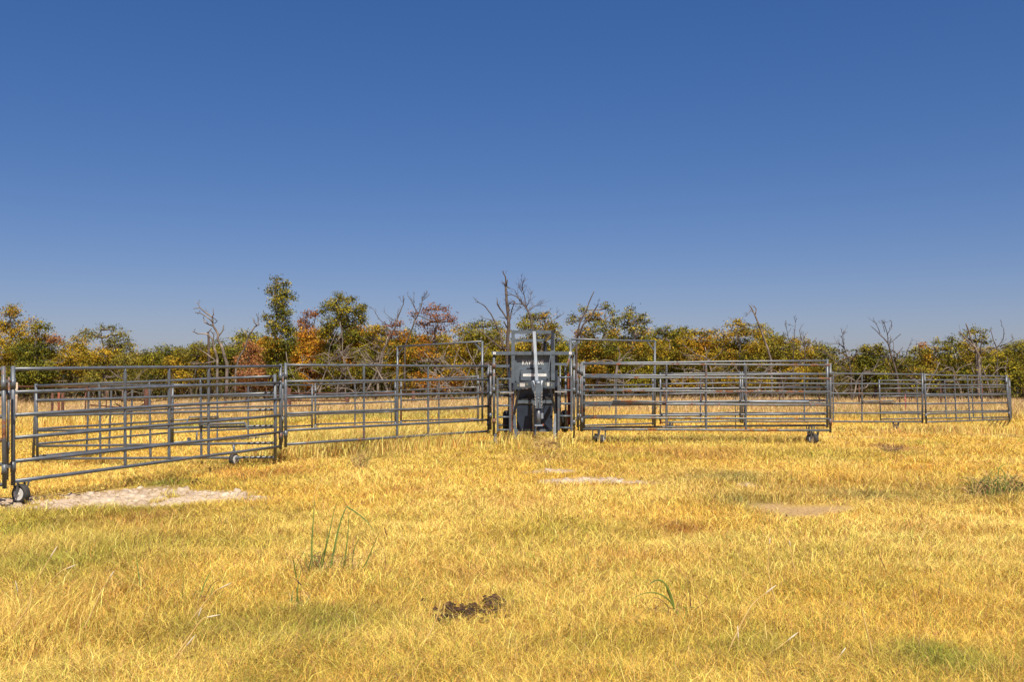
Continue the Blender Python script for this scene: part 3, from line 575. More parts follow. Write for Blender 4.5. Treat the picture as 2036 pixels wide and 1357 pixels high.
FB('center_post', 1060, 797.5, 1066.8, 872, YD - .16, .08, 'paint_smooth'); FB('step_bar', 1028.5, 861, 1051, 864.2, YD - .06, .05, 'paint_smooth')
for x_ in (1012.5, 1106.5): vpost('side_plate', x_ - 2.4, x_ + 2.4, 700, CY + .12, g0 + .12, .5, 'paint_dark')  # dark colour paints the shade on these plates behind the posts
MB().torus(pw(1123, 838, CY + .7), (1, 0, 0), .2, .07, 20, 8).build('road_wheel', 'rubber', ch)
MB().torus(pw(1007, 838, CY + 1.2), (1, 0, 0), .2, .07, 20, 8).build('road_wheel', 'rubber', ch)
m = MB(); [m.tube([pw(1034 + k * 7, 878 + (k % 2), CY - .2 - .02 * k), pw(1040 + k * 7, 880, CY - .25)], .02, 6) for k in range(6)]; m.build('ground_chain', 'rust', ch)

# ------------------------------------------------------------------ old pipe fences, gate, posts behind the corral
def post(px, yt, yb, Y, w, label, mt='rust', name='fence_post', cap=False):
    a, b_ = pw(px, yt, Y), pw(px, yb, Y); b_.x = a.x; gzz = min(b_.z, gzs(a.x, Y)) - .1; o = MB().tube([(a.x, Y, a.z), (a.x + R(-.02, .02), Y, gzz)], w, 12).build(name, mt, None, (a.x, Y, gzz))
    return tag(o, label, 'fence post', 'old fence posts behind the corral')
post(573.5, 772, 832, 49, .13, 'dark rusty pipe post just right of the near left joint')
post(690, 783, 820, 50, .10, 'thick rusty pipe post in the middle of the left back fence')
post(822, 778, 812, 51, .09, 'rusty pipe post seen inside the left walkway arch')
post(291, 770, 840, 47, .10, 'brown corner post behind the near left panel')
post(117, 780, 852, 42, .045, 'orange rusty thin post behind the far left panels', 'rust_bright')
post(104, 782, 853, 43, .05, 'dark thin post left of the orange rusty one'); post(124, 782, 851, 43, .045, 'dark thin post right of the orange rusty one', 'rust'); post(340, 765, 845, 46, .10, 'dark broad post behind the first upright pair of the near left panel', 'deadbark')
post(1800, 785, 828, 46, .022, 'thin bright red metal post behind the far right panel', 'red'); post(33, 761, 816, 40, .05, 'whitish weathered post beside the far left end post', 'stone')
post(633, 806, 860, 33.5, .012, 'thin black rod behind the left short far panel', 'black'); post(778, 800, 855, 33.4, .012, 'thin black rod left of the short far panel joint', 'black'); post(1462, 790, 842, 34, .014, 'thin dark rod behind the folded panels', 'black')
def rails(name, label, segs, mt='rust', r=.035, cat='pipe fence'):
    c = pw(*segs[0][0]); t = thing(name, (c.x, c.y, gzs(c.x, c.y)), label, cat)
    for a, b_ in segs: MB().tube([pw(*a), pw(*b_)], r, 8).build('rail', mt, t)
rails('pipe_fence', 'rusty three rail pipe fence between two thick posts', [((577, 782.5, 49), (687, 782.5, 50)), ((577, 797, 49), (687, 797, 50)), ((577, 810.5, 49), (687, 810.5, 50))])
rails('pipe_fence', 'single rusty rail running right from the middle thick post', [((693, 781.5, 50), (820, 783.5, 51)), ((825, 783, 51), (960, 784, 52))])
rails('pipe_fence', 'rusty rails and brace left of the brown corner post', [((36, 769, 42), (289, 772, 47)), ((180, 795, 43), (289, 797, 47)), ((230, 835, 45), (288, 803, 47)), ((180, 806, 43), (289, 815, 47)), ((230, 803, 45), (288, 836, 47))], r=.03)
rails('pipe_fence', 'thin rusty rails between corner post and red gate', [((294, 800, 47), (345, 794, 50)), ((294, 822, 47), (345, 820, 50)), ((294, 833, 47), (345, 832, 50)), ((355, 792, 50), (398, 791, 50))], r=.022)
def redgate():
    c = pw(447, 828, 52); t = thing('red_gate', (c.x, 52, gzs(c.x, 52)), 'low red farm gate seen through the left panels', 'gate')
    for y_ in (804, 815, 823.5, 829, 838): MB().tube([pw(348, y_, 50), pw(446, y_ - 1.5, 52)], .04 if y_ == 815 else .025, 8).build('rail', 'red', t)
    for x_, Y in ((348, 50), (394, 51), (447, 52)): MB().tube([pw(x_, 803, Y), pw(x_, 840, Y)], .04, 8).build('upright', 'red', t)
redgate()
def wirefence(x0, Y0, x1, Y1, label, npost, zt_=1.15):
    a = gpix(x0, Y0); b_ = gpix(x1, Y1); t = thing('wire_fence', a, label, 'wire fence'); d = b_ - a; ln = d.length
    for k in range(npost + 1):
        c = a.lerp(b_, k / npost); c.z = gzs(c.x, c.y); MB().tube([c, c + Vector((0, 0, 1.35))], .03, 6).build('stake', 'rust', t)
    m = MB()
    for h_ in (.15, .3, .45, .6, .75, .95, zt_):
        pts = [a.lerp(b_, k / 8) for k in range(9)]; pts = [Vector((p_.x, p_.y, gzs(p_.x, p_.y) + h_)) for p_ in pts]; m.tube(pts, .006, 4)
    for k in range(int(ln / .3)):
        c = a.lerp(b_, (k + .5) / int(ln / .3)); z_ = gzs(c.x, c.y); m.tube([(c.x, c.y, z_ + .15), (c.x, c.y, z_ + .75)], .004, 4, False)
    m.build('wire_mesh', 'rust', t)
wirefence(128, 43, 290, 47, 'rusty net wire fence left of the brown corner post', 4)
wirefence(450, 52, 572, 50, 'thin wire fence between the red gate and the dark rusty post', 3)
wirefence(1320, 53, 2036, 50, 'long wire fence in front of the trees on the right', 9)

# ------------------------------------------------------------------ trees
PAL = {'green': [(.18, .165, .016), (.40, .31, .022), (.06, .065, .012)], 'dark': [(.12, .125, .014), (.28, .24, .022), (.04, .05, .010)], 'gold': [(.34, .24, .020), (.52, .32, .024), (.15, .12, .016)],
       'olive': [(.19, .17, .028), (.32, .25, .035), (.10, .09, .02)], 'orange': [(.44, .18, .02), (.58, .31, .024), (.20, .09, .018)], 'rust': [(.27, .10, .035), (.36, .16, .04), (.14, .06, .025)],
       'pink': [(.40, .17, .07), (.46, .24, .08), (.26, .11, .05)], 'mixed': [(.26, .21, .02), (.48, .26, .025), (.10, .10, .016)]}
G_T = 'oaks along the far edge of the pasture'
def leaves(lobes, pal, dens, size, name):
    # lobes: (center, rx, ry_depth, rz, palette override)
    X = []; C = []; NR = []
    for (c, rx, ryy, rz, pl_) in lobes:
        nc = max(8, int(dens * (rx * rz + rx * ryy + ryy * rz) * 76)); v = rng.normal(0, 1, (nc, 3)); v /= np.linalg.norm(v, axis=1)[:, None]
        rad = rng.uniform(.35, 1.0, nc) ** .45 * (1 + rng.normal(0, .17, nc)); cc = np.array(c) + v * rad[:, None] * np.array((rx, ryy, rz))
        P_ = [np.array(q_) for q_ in PAL[pl_]]
        k = rng.integers(8, 22, nc); idx = np.repeat(np.arange(nc), k); cr = np.repeat(rng.uniform(.09, .20, nc), k)
        pos = cc[idx] + rng.normal(0, 1, (len(idx), 3)) * cr[:, None] * np.array((1, 1, .6))
        w = rng.uniform(0, 1, nc); base = np.where((w < .5)[:, None], P_[0], np.where((w < .82)[:, None], P_[1], P_[2]))
        cl = base[idx] * (1 + rng.normal(0, .22, (len(idx), 1))); X.append(pos); C.append(cl); NR.append(v[idx])
    X = np.concatenate(X); C = np.clip(np.concatenate(C), .01, .8); NR = np.concatenate(NR); n = len(X)
    nn = rng.normal(0, .55, (n, 3)) + NR * .5 + np.array((0, 0, .45)); nn /= np.linalg.norm(nn, axis=1)[:, None]
    u = np.cross(nn, rng.normal(0, 1, (n, 3))); u /= np.linalg.norm(u, axis=1)[:, None]; w = np.cross(nn, u)
    s = rng.uniform(.55, 1.25, (n, 1)) * size; V = np.stack([X - u * s, X - w * s * .55, X + u * s, X + w * s * .55], 1)
    b = np.arange(n) * 4
    return V.reshape(-1, 3), np.stack([b, b + 1, b + 2, b + 3], 1), np.repeat(C, 4, 0)
def wob(a, b_, n, amp):
    a, b_ = Vector(a), Vector(b_); L = (b_ - a).length
    return [a] + [a.lerp(b_, k / n) + Vector((R(-1, 1), R(-1, 1), R(-.6, .6))) * amp * L for k in range(1, n)] + [b_]
def taper(r0, r1, n): return [r0 + (r1 - r0) * k / n for k in range(n + 1)]
def make_tree(bpx, Y, pal, lobes, label, dens=1.0, size=.060, low=True, trunk_r=.12, cat='tree', bark='bark', name='oak_tree'):
    base = gpix(bpx, Y); base.z -= .1; t = thing(name, base, label, cat, G_T); m = MB(); L = []
    k_ = Y / F; b0 = Vector(base); cents = []
    for lb in lobes:
        px, py, rx, ry = lb[:4]; pl_ = lb[4] if len(lb) > 4 else pal; c = pw(px, py, Y + R(-.9, .9) * rx * k_); rr = (rx + ry) * .5 * k_
        L.append((tuple(c), rx * k_ * .95, rr * R(.8, 1.15), ry * k_ * .95, pl_)); cents.append((c, rx * k_, ry * k_))
    if low:
        bot = max(l[1] for l in lobes); x0 = min(l[0] - l[2] * .5 for l in lobes if l[1] > bot - 60); x1 = max(l[0] + l[2] * .5 for l in lobes if l[1] > bot - 60)
        for q_ in range(int(2 + (x1 - x0) / 22)):
            px = R(x0, x1); py = R(min(bot + 10, 745), 772); c = pw(px, py, Y + R(-1, 1.5)); L.append((tuple(c), R(.35, .7), R(.4, .8), R(.3, .55), pal)); cents.append((c, .4, .3))
    top = max(cents, key=lambda q_: q_[0].z)[0]; mid = Vector((b0.x * .5 + top.x * .5, Y, b0.z + (top.z - b0.z) * .38))
    tp = wob(b0, mid, 4, .05); tr2 = wob(mid, top + Vector((0, 0, -.15)), 5, .06)
    m.tube(tp, taper(trunk_r * 1.25, trunk_r * .8, 4), 9); m.tube(tr2, taper(trunk_r * .8, .02, 5), 8); spine = tp + tr2[1:]
    for (c, rx, ry) in cents:
        low_pts = [p_ for p_ in spine if p_.z < c.z + .15] or [spine[0]]; s0 = max(low_pts, key=lambda p_: p_.z - .35 * (p_ - c).length)
        d_ = (c - s0).length
        if d_ > .3: m.tube(wob(s0, c, 4, .09), taper(min(.07, trunk_r * .5), .014, 4), 6, False)
        for q_ in range(4):
            e = c + Vector((R(-1, 1) * rx, R(-1, 1) * rx, R(-.5, 1) * ry)); m.tube(wob(c, e, 3, .12), taper(.02, .006, 3), 4, False)
    m.build('trunk', bark, t)
    V, Q, C = leaves(L, pal, dens, size, 'crown'); V = V - np.array(base)
    o = bpy.data.objects.new('crown', bigmesh('crown', V, Q, np.zeros((0, 3), int), C, 'leaf')); COL.objects.link(o); o.parent = t
    return t
TREES = [
 (15, 60, 'gold', [(20,620,18,15,'mixed'),(2,645,18,18),(33,655,22,20),(5,690,30,28),(45,695,28,26,'green'),(8,735,34,26)], 'gold tinted oak at the left edge of the picture', 1.1),
 (78, 57.5, 'dark', [(70,646,12,13,'mixed'),(92,652,9,9),(72,672,28,18,'gold'),(55,700,34,24),(92,697,22,22),(108,676,13,7,'rust'),(45,742,32,22),(86,738,28,24)], 'dense dark oak second from the left edge', 1.3),  # dark palette low in the crown puts its shade into the leaves
 (150, 66, 'gold', [(132,690,16,14),(158,680,18,14),(150,710,34,22),(118,722,24,20),(175,735,28,22)], 'yellowish oak left of the sparse topped one', 1),
 (216, 63, 'olive', [(168,662,12,8),(185,668,14,9),(201,651,8,7),(225,656,8,8),(240,664,15,9),(226,680,22,14),(254,684,12,12),(262,702,10,9),(205,706,30,18,'gold'),(248,722,28,20),(190,735,28,22)], 'olive oak with ragged sparse top above the near left panel', .9),
 (300, 72, 'green', [(291,702,9,9),(314,699,8,11),(285,722,22,14),(312,724,26,16),(335,735,22,16),(285,745,30,18)], 'low green oak between the olive and yellow ones', 1),
 (370, 65, 'gold', [(345,718,18,10),(368,702,20,11,'olive'),(395,692,17,11,'olive'),(412,706,13,12),(360,735,34,20),(398,738,28,24,'mixed')], 'yellow oak left of the bare branched dead tree', 1),
 (460, 69, 'olive', [(450,698,16,10),(474,696,12,9),(462,716,26,15),(440,735,24,18),(478,740,20,18)], 'small olive oak just right of the bare branched dead tree', .9),
 (500, 61, 'pink', [(494,688,12,9),(507,700,18,12),(486,716,20,14),(515,722,24,15),(495,745,30,18),(530,745,20,18)], 'pinkish orange oak left of the tallest tree', 1.05),
 (554, 57.5, 'dark', [(549,558,6,7,'green'),(568,564,7,6,'green'),(549,575,13,12,'green'),(566,584,11,12),(536,580,6,7,'green'),(556,602,18,15,'green'),(580,593,8,6),(562,624,17,16),(530,632,8,8,'green'),(548,652,18,15,'green'),(572,655,14,18),(540,682,20,15,'mixed'),(566,686,22,22),(548,712,28,20,'green'),(560,742,28,22)], 'tallest leafy oak, a narrow dark column above the left panel joint', 1.5),  # dark palette on the right lobes paints the crown's shaded side
 (608, 62, 'orange', [(612,626,11,10,'rust'),(605,645,17,12,'rust'),(628,624,8,6,'rust'),(612,665,22,15),(592,690,17,16),(628,688,20,18),(608,718,30,20),(635,735,22,18,'rust')], 'bright orange oak just right of the tallest tree', 1),
 (682, 60, 'green', [(675,590,9,8),(668,602,14,12),(690,598,11,9),(702,595,7,6),(655,610,14,10),(680,618,20,13),(642,618,10,8),(708,618,15,13),(722,612,8,9),(718,634,9,13),(690,640,26,14),(660,640,22,14),(650,662,20,13),(700,668,26,18,'dark'),(672,690,28,18,'dark'),(715,700,22,16)], 'tall rounded green oak right of the orange one', 1.2),  # lower dark lobes put the shade under the crown into leaf colour
 (742, 66, 'green', [(745,655,18,10,'gold'),(762,660,12,9),(735,675,22,14),(760,685,24,16,'gold'),(742,712,34,22),(728,738,26,20)], 'green and yellow oak between the rounded one and the dead limbs', 1.1),
 (790, 63, 'mixed', [(778,646,12,5,'rust'),(796,644,6,5,'rust'),(780,664,16,9,'rust'),(802,668,18,12,'orange'),(785,690,26,16),(812,700,24,18),(790,722,28,20)], 'oak with small rusty top left of the brown topped one', .9),
 (865, 60, 'orange', [(865,610,12,7,'rust'),(848,618,11,8,'rust'),(882,614,9,6,'rust'),(825,624,8,6,'rust'),(862,632,18,9,'rust'),(893,630,12,8,'rust'),(903,640,8,6,'rust'),(838,645,16,9,'rust'),(868,655,22,12,'rust'),(850,675,26,15),(885,676,20,14,'mixed'),(840,700,26,18),(872,708,26,20,'mixed'),(900,735,24,18,'gold')], 'brown topped oak with a sparse rounded crown left of the chute', .7),
 (938, 64, 'green', [(915,658,16,11,'gold'),(938,650,14,8),(962,645,16,8),(985,648,14,9),(940,668,28,14),(975,670,24,15,'olive'),(925,695,30,20,'gold'),(968,702,30,20),(940,732,32,20,'mixed')], 'broad green oak just left of the tall dead trunk', 1),
 (1062, 63, 'green', [(1045,633,12,8),(1066,630,14,10),(1085,628,11,8,'mixed'),(1050,650,22,13),(1085,648,20,12,'gold'),(1104,650,10,9),(1068,672,28,14),(1100,668,16,14),(1112,690,14,20),(1098,705,24,18),(1070,700,28,18),(1122,715,16,22)], 'green oak behind the top of the chute', 1.1),
 (1175, 60, 'mixed', [(1160,617,8,7,'olive'),(1145,632,11,7,'olive'),(1134,640,5,4,'olive'),(1172,630,11,9),(1188,630,10,12),(1205,608,8,6,'green'),(1218,622,9,8,'green'),(1222,640,10,10,'green'),(1195,650,20,12,'green'),(1168,662,20,13),(1222,660,12,9),(1150,665,10,7,'rust'),(1175,688,26,18),(1212,690,22,18,'dark'),(1160,712,24,18,'gold'),(1200,718,28,18)], 'tall two topped oak with bare spikes right of the chute', 1.15),
 (1262, 61, 'green', [(1254,616,7,6),(1248,628,11,8),(1276,629,7,5),(1240,634,8,6),(1265,635,14,9),(1285,640,9,6),(1240,648,8,6),(1262,652,20,12),(1280,660,12,9,'mixed'),(1250,674,22,12),(1262,695,28,18,'mixed'),(1240,722,26,18,'dark'),(1285,722,24,18)], 'pointed green oak to the right of the two topped one', 1.15),
 (1320, 64, 'green', [(1308,658,12,6),(1328,654,10,5),(1318,664,16,7),(1340,668,10,8),(1300,670,12,7),(1315,695,24,16,'gold'),(1335,718,24,18)], 'flat topped oak between the pointed one and the orange tinted one', 1),
 (1385, 62, 'gold', [(1358,658,14,8,'green'),(1382,662,12,7),(1400,665,14,9,'mixed'),(1420,660,10,7),(1365,678,22,14),(1395,685,24,15,'orange'),(1425,680,16,14,'mixed'),(1370,705,26,18,'mixed'),(1410,710,26,20),(1385,738,30,18,'green')], 'wide orange tinted oak behind the folded panels', 1.15),
 (1470, 61, 'gold', [(1466,640,8,6),(1452,648,9,4),(1476,648,10,8),(1465,662,22,10),(1488,660,14,10,'olive'),(1442,668,10,8),(1512,648,12,6,'olive'),(1528,657,6,5,'olive'),(1505,665,18,9),(1470,684,30,14,'green'),(1505,688,20,14),(1450,705,26,18,'mixed'),(1490,715,26,18,'green')], 'yellow green oak around the leaning dead trunk', 1),
 (1555, 64, 'gold', [(1542,680,12,9),(1552,676,10,6,'olive'),(1535,694,16,11,'olive'),(1575,690,14,9,'green'),(1600,684,12,10),(1612,698,12,12),(1565,708,24,14,'green'),(1598,714,24,16),(1545,725,28,18),(1620,720,12,12,'olive')], 'low yellowish oak below the fine bare twigs', .9),
 (1642, 67, 'olive', [(1640,702,12,5),(1652,712,10,7),(1625,718,12,9),(1660,735,16,12),(1630,740,18,14)], 'thin olive sapling behind the right end of the folded panels', .7),
 (1735, 60, 'dark', [(1722,692,10,7,'green'),(1745,690,9,6,'green'),(1730,704,20,11,'green'),(1752,702,10,9),(1715,720,14,12),(1740,722,22,14),(1722,740,18,12)], 'round dense dark green oak above the far right panel', 1.6),
 (1862, 61, 'green', [(1832,687,10,7,'orange'),(1820,698,12,9),(1845,700,15,10,'mixed'),(1864,680,10,7),(1882,688,10,10),(1893,675,9,7),(1900,690,10,12),(1870,702,18,12),(1815,715,14,8),(1845,722,20,12,'gold'),(1885,718,20,12),(1830,742,24,14,'mixed'),(1875,745,26,16),(1910,735,18,16,'dark')], 'irregular oak with small orange tip left of the forked trunk', 1.05),
 (1945, 60, 'green', [(1925,662,9,5),(1938,656,9,5),(1918,668,7,4),(1958,662,8,6),(1952,672,8,5),(1935,680,9,5),(1962,680,6,5),(1915,694,8,4),(1930,700,6,5),(1962,710,10,8),(1975,706,10,7)], 'sparse topped oak on the thick pale forked trunk', .85),
 (1992, 64, 'green', [(1990,708,12,8),(2002,700,7,6),(1975,722,22,10),(2002,728,18,10),(2022,732,14,10),(1960,735,18,12),(1990,750,28,16),(2025,755,22,16),(2040,775,18,20,'dark'),(2015,785,20,14,'dark')], 'dark green oak filling the right edge of the picture', 1.2),
 (2046, 60, 'green', [(2038,690,9,8),(2042,708,12,7),(2050,730,20,12)], 'leafy oak branch tip at the right edge of the picture', 1),
]
for (b_, Y, pal, lobes, lab, dn) in TREES:
    make_tree(b_, Y, pal, lobes, lab, dens=dn, low=(b_ not in (1945, 2046)), trunk_r=.17 if b_ == 1945 else R(.09, .14))
# smaller oaks of the second row, copies of five kinds
KINDS = []
for k, (pal, al) in enumerate((('green', 'gold'), ('gold', 'olive'), ('dark', 'green'), ('mixed', 'gold'), ('orange', 'gold'))):
    X0 = 1018; lob = [(X0 + R(-26, 26), R(700, 745), R(14, 24), R(10, 17), random.choice((pal, pal, al))) for q_ in range(11)] + [(X0 + R(-6, 6), 690, 12, 9)]
    KINDS.append(make_tree(X0, 68, pal, lob, 'x', dens=1.0))
NAMES = ['green', 'golden', 'dark green', 'mixed green and gold', 'orange']
where = [('at the left edge', -40), ('behind the two leftmost oaks', 48), ('behind the dense dark oak', 105), ('behind the yellowish oak', 172), ('behind the olive oak', 232), ('left of the low green oak', 268), ('right of the low green oak', 330), ('behind the yellow oak', 388), ('behind the bare branched dead tree', 432),
         ('behind the pinkish oak', 487), ('left behind the tallest tree', 532), ('right behind the tallest tree', 590), ('behind the bright orange oak', 640), ('behind the rounded green oak', 700), ('behind the dead limbs pair', 755), ('behind the rusty topped oak', 812), ('behind the brown topped oak', 880), ('behind the left arch right post', 950),
         ('left of the chute frame', 1000), ('behind the chute frame', 1052), ('right of the chute frame', 1118), ('below the bare spikes', 1165), ('behind the two topped oak', 1225), ('behind the pointed oak', 1290), ('behind the flat topped oak', 1345), ('behind the orange tinted oak', 1405), ('left of the leaning dead trunk', 1450),
         ('right of the leaning dead trunk', 1520), ('below the fine bare twigs', 1580), ('behind the right end of the folded panels', 1625), ('behind the round dark oak', 1700), ('left of the tall bare tree', 1755), ('right of the tall bare tree', 1805), ('behind the orange tipped oak', 1850), ('left of the forked trunk', 1915), ('right of the forked trunk', 1965), ('near the right edge', 2020), ('at the right edge', 2075)]
first = {}
for i, (wh, px) in enumerate(where):
    k = random.choice([0, 1, 2, 3, 0, 1, 3]) if px > 1000 or px < 300 else random.choice([0, 1, 3, 4, 2, 3])
    src = KINDS[k]; Y = R(67, 78); g_ = gpix(px, Y)
    if k in first:
        t2 = src.copy(); COL.objects.link(t2)
        for c in src.children: c2 = c.copy(); COL.objects.link(c2); c2.parent = t2
    else: t2 = src; first[k] = 1
    t2.location = (g_.x, g_.y, g_.z - .1); t2.rotation_euler = (0, 0, R(0, 6.28)); s = R(1.05, 1.34) * (0.68 if 1640 < px < 1830 else (.86 if px < 440 or px > 1830 else 1)); t2.scale = (s * R(.9, 1.2), s * R(.9, 1.2), s)
    t2['label'] = 'small %s second row oak %s' % (NAMES[k], wh); t2['group'] = 'small oaks of the second row'
# ------------------------------------------------------------------ dead trees drawn limb by limb
def zz(x0, y0, s, pts): return [(x0 + a / s, y0 + b_ / s) for a, b_ in pts]
def twigs(m, pts, rad, n, L, depth=1):
    for _ in range(n):
        k = random.randrange(1, len(pts)); a = pts[k - 1].lerp(pts[k], R(0, 1)); d = (pts[k] - pts[k - 1]).normalized()
        v = (d + Vector((R(-1, 1), R(-1, 1), R(-.4, 1))) * .9).normalized(); l = L * R(.4, 1.1); q_ = wob(a, a + v * l, 3, .12)
        m.tube(q_, taper(rad, rad * .35, 3), 4, False)
        if depth: twigs(m, q_, rad * .65, 3, l * .55, depth - 1)
def dead(Y, base_px, limbs, label, mt='deadwood', r0=.11, tw=5, twl=.5, jit=.35, name='dead_tree', twr=.014):
    g_ = gpix(base_px, Y); t = thing(name, g_, label, 'dead tree', 'dead trees along the pasture edge'); m = MB(); m2 = m
    for i, lim in enumerate(limbs):
        pts, ra, rb = lim[0], lim[1], lim[2]; off = 0
        P3 = [pw(a, b_, Y + (R(-jit, jit) if i and k else 0)) for k, (a, b_) in enumerate(pts)]
        fine = [P3[0]]
        for a, b_ in zip(P3[:-1], P3[1:]): fine += [a.lerp(b_, .5) + Vector((R(-.03, .03), R(-.03, .03), R(-.03, .03))) * (b_ - a).length, b_]
        m.tube(fine, taper(ra * .62, rb * .7, len(fine) - 1), 8); twigs(m2, fine, twr, lim[3] if len(lim) > 3 else tw, twl)
    m.build('trunk', mt, t)
    return t
A = lambda pts: zz(260, 540, 6.167, pts); B = lambda pts: zz(920, 530, 6.167, pts); C_ = lambda pts: zz(740, 530, 6.167, pts); E_ = lambda pts: zz(1400, 580, 6.167, pts); G_ = lambda pts: zz(1680, 580, 5.72, pts)
dead(57, 446, [(A([(1170,1560),(1180,1130),(1120,930),(1065,830),(1075,780),(1010,670),(1000,560),(900,490),(850,450),(770,458)]), .16, .03), (A([(850,450),(815,385)]), .04, .02, 2), (A([(1010,670),(905,625),(890,560)]), .07, .03, 2), (A([(1010,630),(960,580),(870,520),(790,505)]), .06, .03, 2),
    (A([(1000,560),(1015,530),(1010,450)]), .05, .02, 2), (A([(1080,790),(1130,720),(1140,660)]), .07, .04, 1), (A([(1060,1500),(1060,1060),(1020,930),(1000,830),(940,770),(820,765),(755,735)]), .13, .03), (A([(940,760),(990,700)]), .05, .04, 0), (A([(1010,870),(1020,780),(980,730)]), .06, .03, 1),
    (A([(1040,1090),(930,1010),(820,945)]), .05, .03, 2), (A([(1040,1100),(900,1130),(745,1135)]), .06, .03, 2), (A([(1015,570),(1060,610),(1025,640)]), .035, .03, 0)], 'pale dead tree with crooked bare limbs reaching left', 'deadwood', tw=4, twl=.3)
dead(59, 414, [(A([(980,1560),(960,1100),(955,900),(945,740)]), .15, .09, 2)], 'dark broken trunk standing left of the crooked dead tree', 'deadbark', name='dead_tree')
dead(60, 468, [(A([(1280,1560),(1290,1200),(1320,1080),(1400,940),(1440,800),(1520,680),(1575,650),(1555,622)]), .10, .045, 8), (A([(1550,665),(1510,620),(1505,575)]), .05, .03, 0)], 'leaning bare limb with a hooked tip left of the tallest tree', tw=6)
dead(56.5, 1008, [(B([(590,1640),(570,1357),(545,1150),(550,900),(565,760),(560,640),(545,500),(535,350),(530,250)]), .20, .09, 8), (B([(530,250),(505,205),(490,200)]), .07, .04, 0), (B([(530,250),(525,130),(490,65)]), .075, .035, 1), (B([(525,85),(545,48)]), .02, .01, 0), (B([(535,240),(548,160)]), .06, .04, 0),
    (B([(545,650),(490,560),(425,465),(425,410)]), .08, .04, 3), (B([(550,760),(505,670)]), .07, .04, 0), (B([(575,660),(600,540),(640,430)]), .06, .03, 4), (B([(575,545),(560,470),(600,430),(640,425)]), .05, .02, 3), (B([(540,1010),(500,1010),(460,820),(400,690),(350,590),(275,490),(200,445),(145,395)]), .10, .02, 4),
    (B([(375,665),(300,645),(225,625)]), .04, .015, 2), (B([(545,1080),(480,1010),(330,890),(190,780),(125,700)]), .09, .03, 4), (B([(520,640),(450,620)]), .035, .02, 0)], 'tall dead trunk with a broken top just left of the chute', 'deadbark', tw=5, twl=.35)
dead(58.5, 1052, [(B([(830,1560),(850,1100),(860,780),(840,650),(800,545),(740,460),(660,370),(600,345),(545,355)]), .13, .02, 14), (B([(800,545),(770,470),(750,340),(730,230),(740,185)]), .05, .015, 14), (B([(770,480),(690,460),(570,460)]), .04, .015, 10), (B([(820,545),(870,490),(960,455)]), .04, .012, 12), (B([(780,500),(830,400),(835,300)]), .035, .012, 10),
    (B([(700,430),(640,290),(560,260)]), .03, .01, 9), (B([(740,500),(680,520),(620,600)]), .03, .01, 6), (B([(750,350),(700,280),(690,230)]), .02, .01, 5), (B([(850,650),(940,600),(1030,570)]), .03, .01, 8), (B([(1000,700),(1110,660),(1185,610)]), .025, .01, 4)], 'dead tree with a fan of fine twigs just above the chute', 'deadbark', tw=8, twl=.55)
dead(58.5, 1148, [(B([(1400,1560),(1395,1100),(1400,870),(1440,680),(1510,550),(1550,440),(1610,310)]), .10, .035, 3), (B([(1400,880),(1480,710),(1580,610),(1620,530),(1665,460)]), .09, .04, 2), (B([(1640,480),(1605,455)]), .02, .01, 0)], 'two bare forked limbs rising to the right from behind the chute wing', 'deadbark')
dead(61, 770, [(C_([(60,1560),(110,1100),(170,960),(280,760),(310,640),(350,540),(385,460),(380,360)]), .10, .025, 9), (C_([(310,640),(320,515)]), .04, .02, 1), (C_([(300,680),(220,630),(160,580)]), .035, .012, 3), (C_([(240,830),(160,710),(80,640),(10,520)]), .045, .015, 4), (C_([(180,950),(60,900),(-60,860)]), .05, .02, 4)], 'dead oak with thin upright limbs left of the left arch', 'deadbark')
dead(59.5, 806, [(C_([(400,1560),(400,1150),(410,950),(500,740),(540,560),(500,450),(435,355)]), .11, .02, 5), (C_([(515,450),(510,360)]), .035, .015, 2), (C_([(530,660),(600,500),(620,400),(670,310)]), .05, .015, 5), (C_([(620,420),(710,340)]), .025, .01, 3), (C_([(540,540),(600,490)]), .03, .015, 2)], 'dead limbs forking up in front of the brown topped oak', 'deadbark')
dead(59, 1535, [(E_([(830,1500),(830,1100),(820,840),(780,700),(720,540),(670,400),(620,280),(590,220),(560,175)]), .12, .05, 3), (E_([(625,290),(640,220),(615,180)]), .06, .035, 2), (E_([(580,220),(515,300)]), .035, .02, 2), (E_([(515,280),(470,270)]), .012, .008, 0)], 'leaning broken dead trunk above the folded panels', 'deadwood')
dead(63, 1577, [(E_([(1090,1500),(1090,830),(1100,640),(1110,500),(1120,360)]), .07, .015, 12), (E_([(1090,700),(1050,620),(1015,480),(995,400)]), .04, .012, 8), (E_([(1240,900),(1230,700),(1185,570),(1165,460)]), .045, .012, 12), (E_([(1050,630),(950,540)]), .02, .01, 4), (E_([(1200,600),(1250,520)]), .02, .008, 4), (E_([(1230,700),(1300,640),(1350,620)]), .02, .008, 8), (E_([(1110,430),(1050,410)]), .015, .008, 2)], 'dead tree of fine bare twigs right of the leaning trunk', 'deadbark', twl=.45)
dead(60, 1693, [(E_([(1810,1500),(1800,1000),(1780,860),(1720,700),(1660,640),(1560,640)]), .10, .02, 10), (E_([(1720,700),(1690,560),(1720,490)]), .045, .012, 12), (E_([(1790,880),(1850,780),(1900,700)]), .05, .015, 8), (E_([(1800,1000),(1660,900),(1500,770),(1400,710)]), .06, .015, 8), (E_([(1660,780),(1640,700),(1660,660)]), .03, .012, 4), (E_([(1500,770),(1440,700),(1420,640)]), .03, .01, 6), (E_([(1780,860),(1700,770)]), .04, .02, 2)], 'small dead tree left of the round dark oak', 'deadbark', twl=.45)
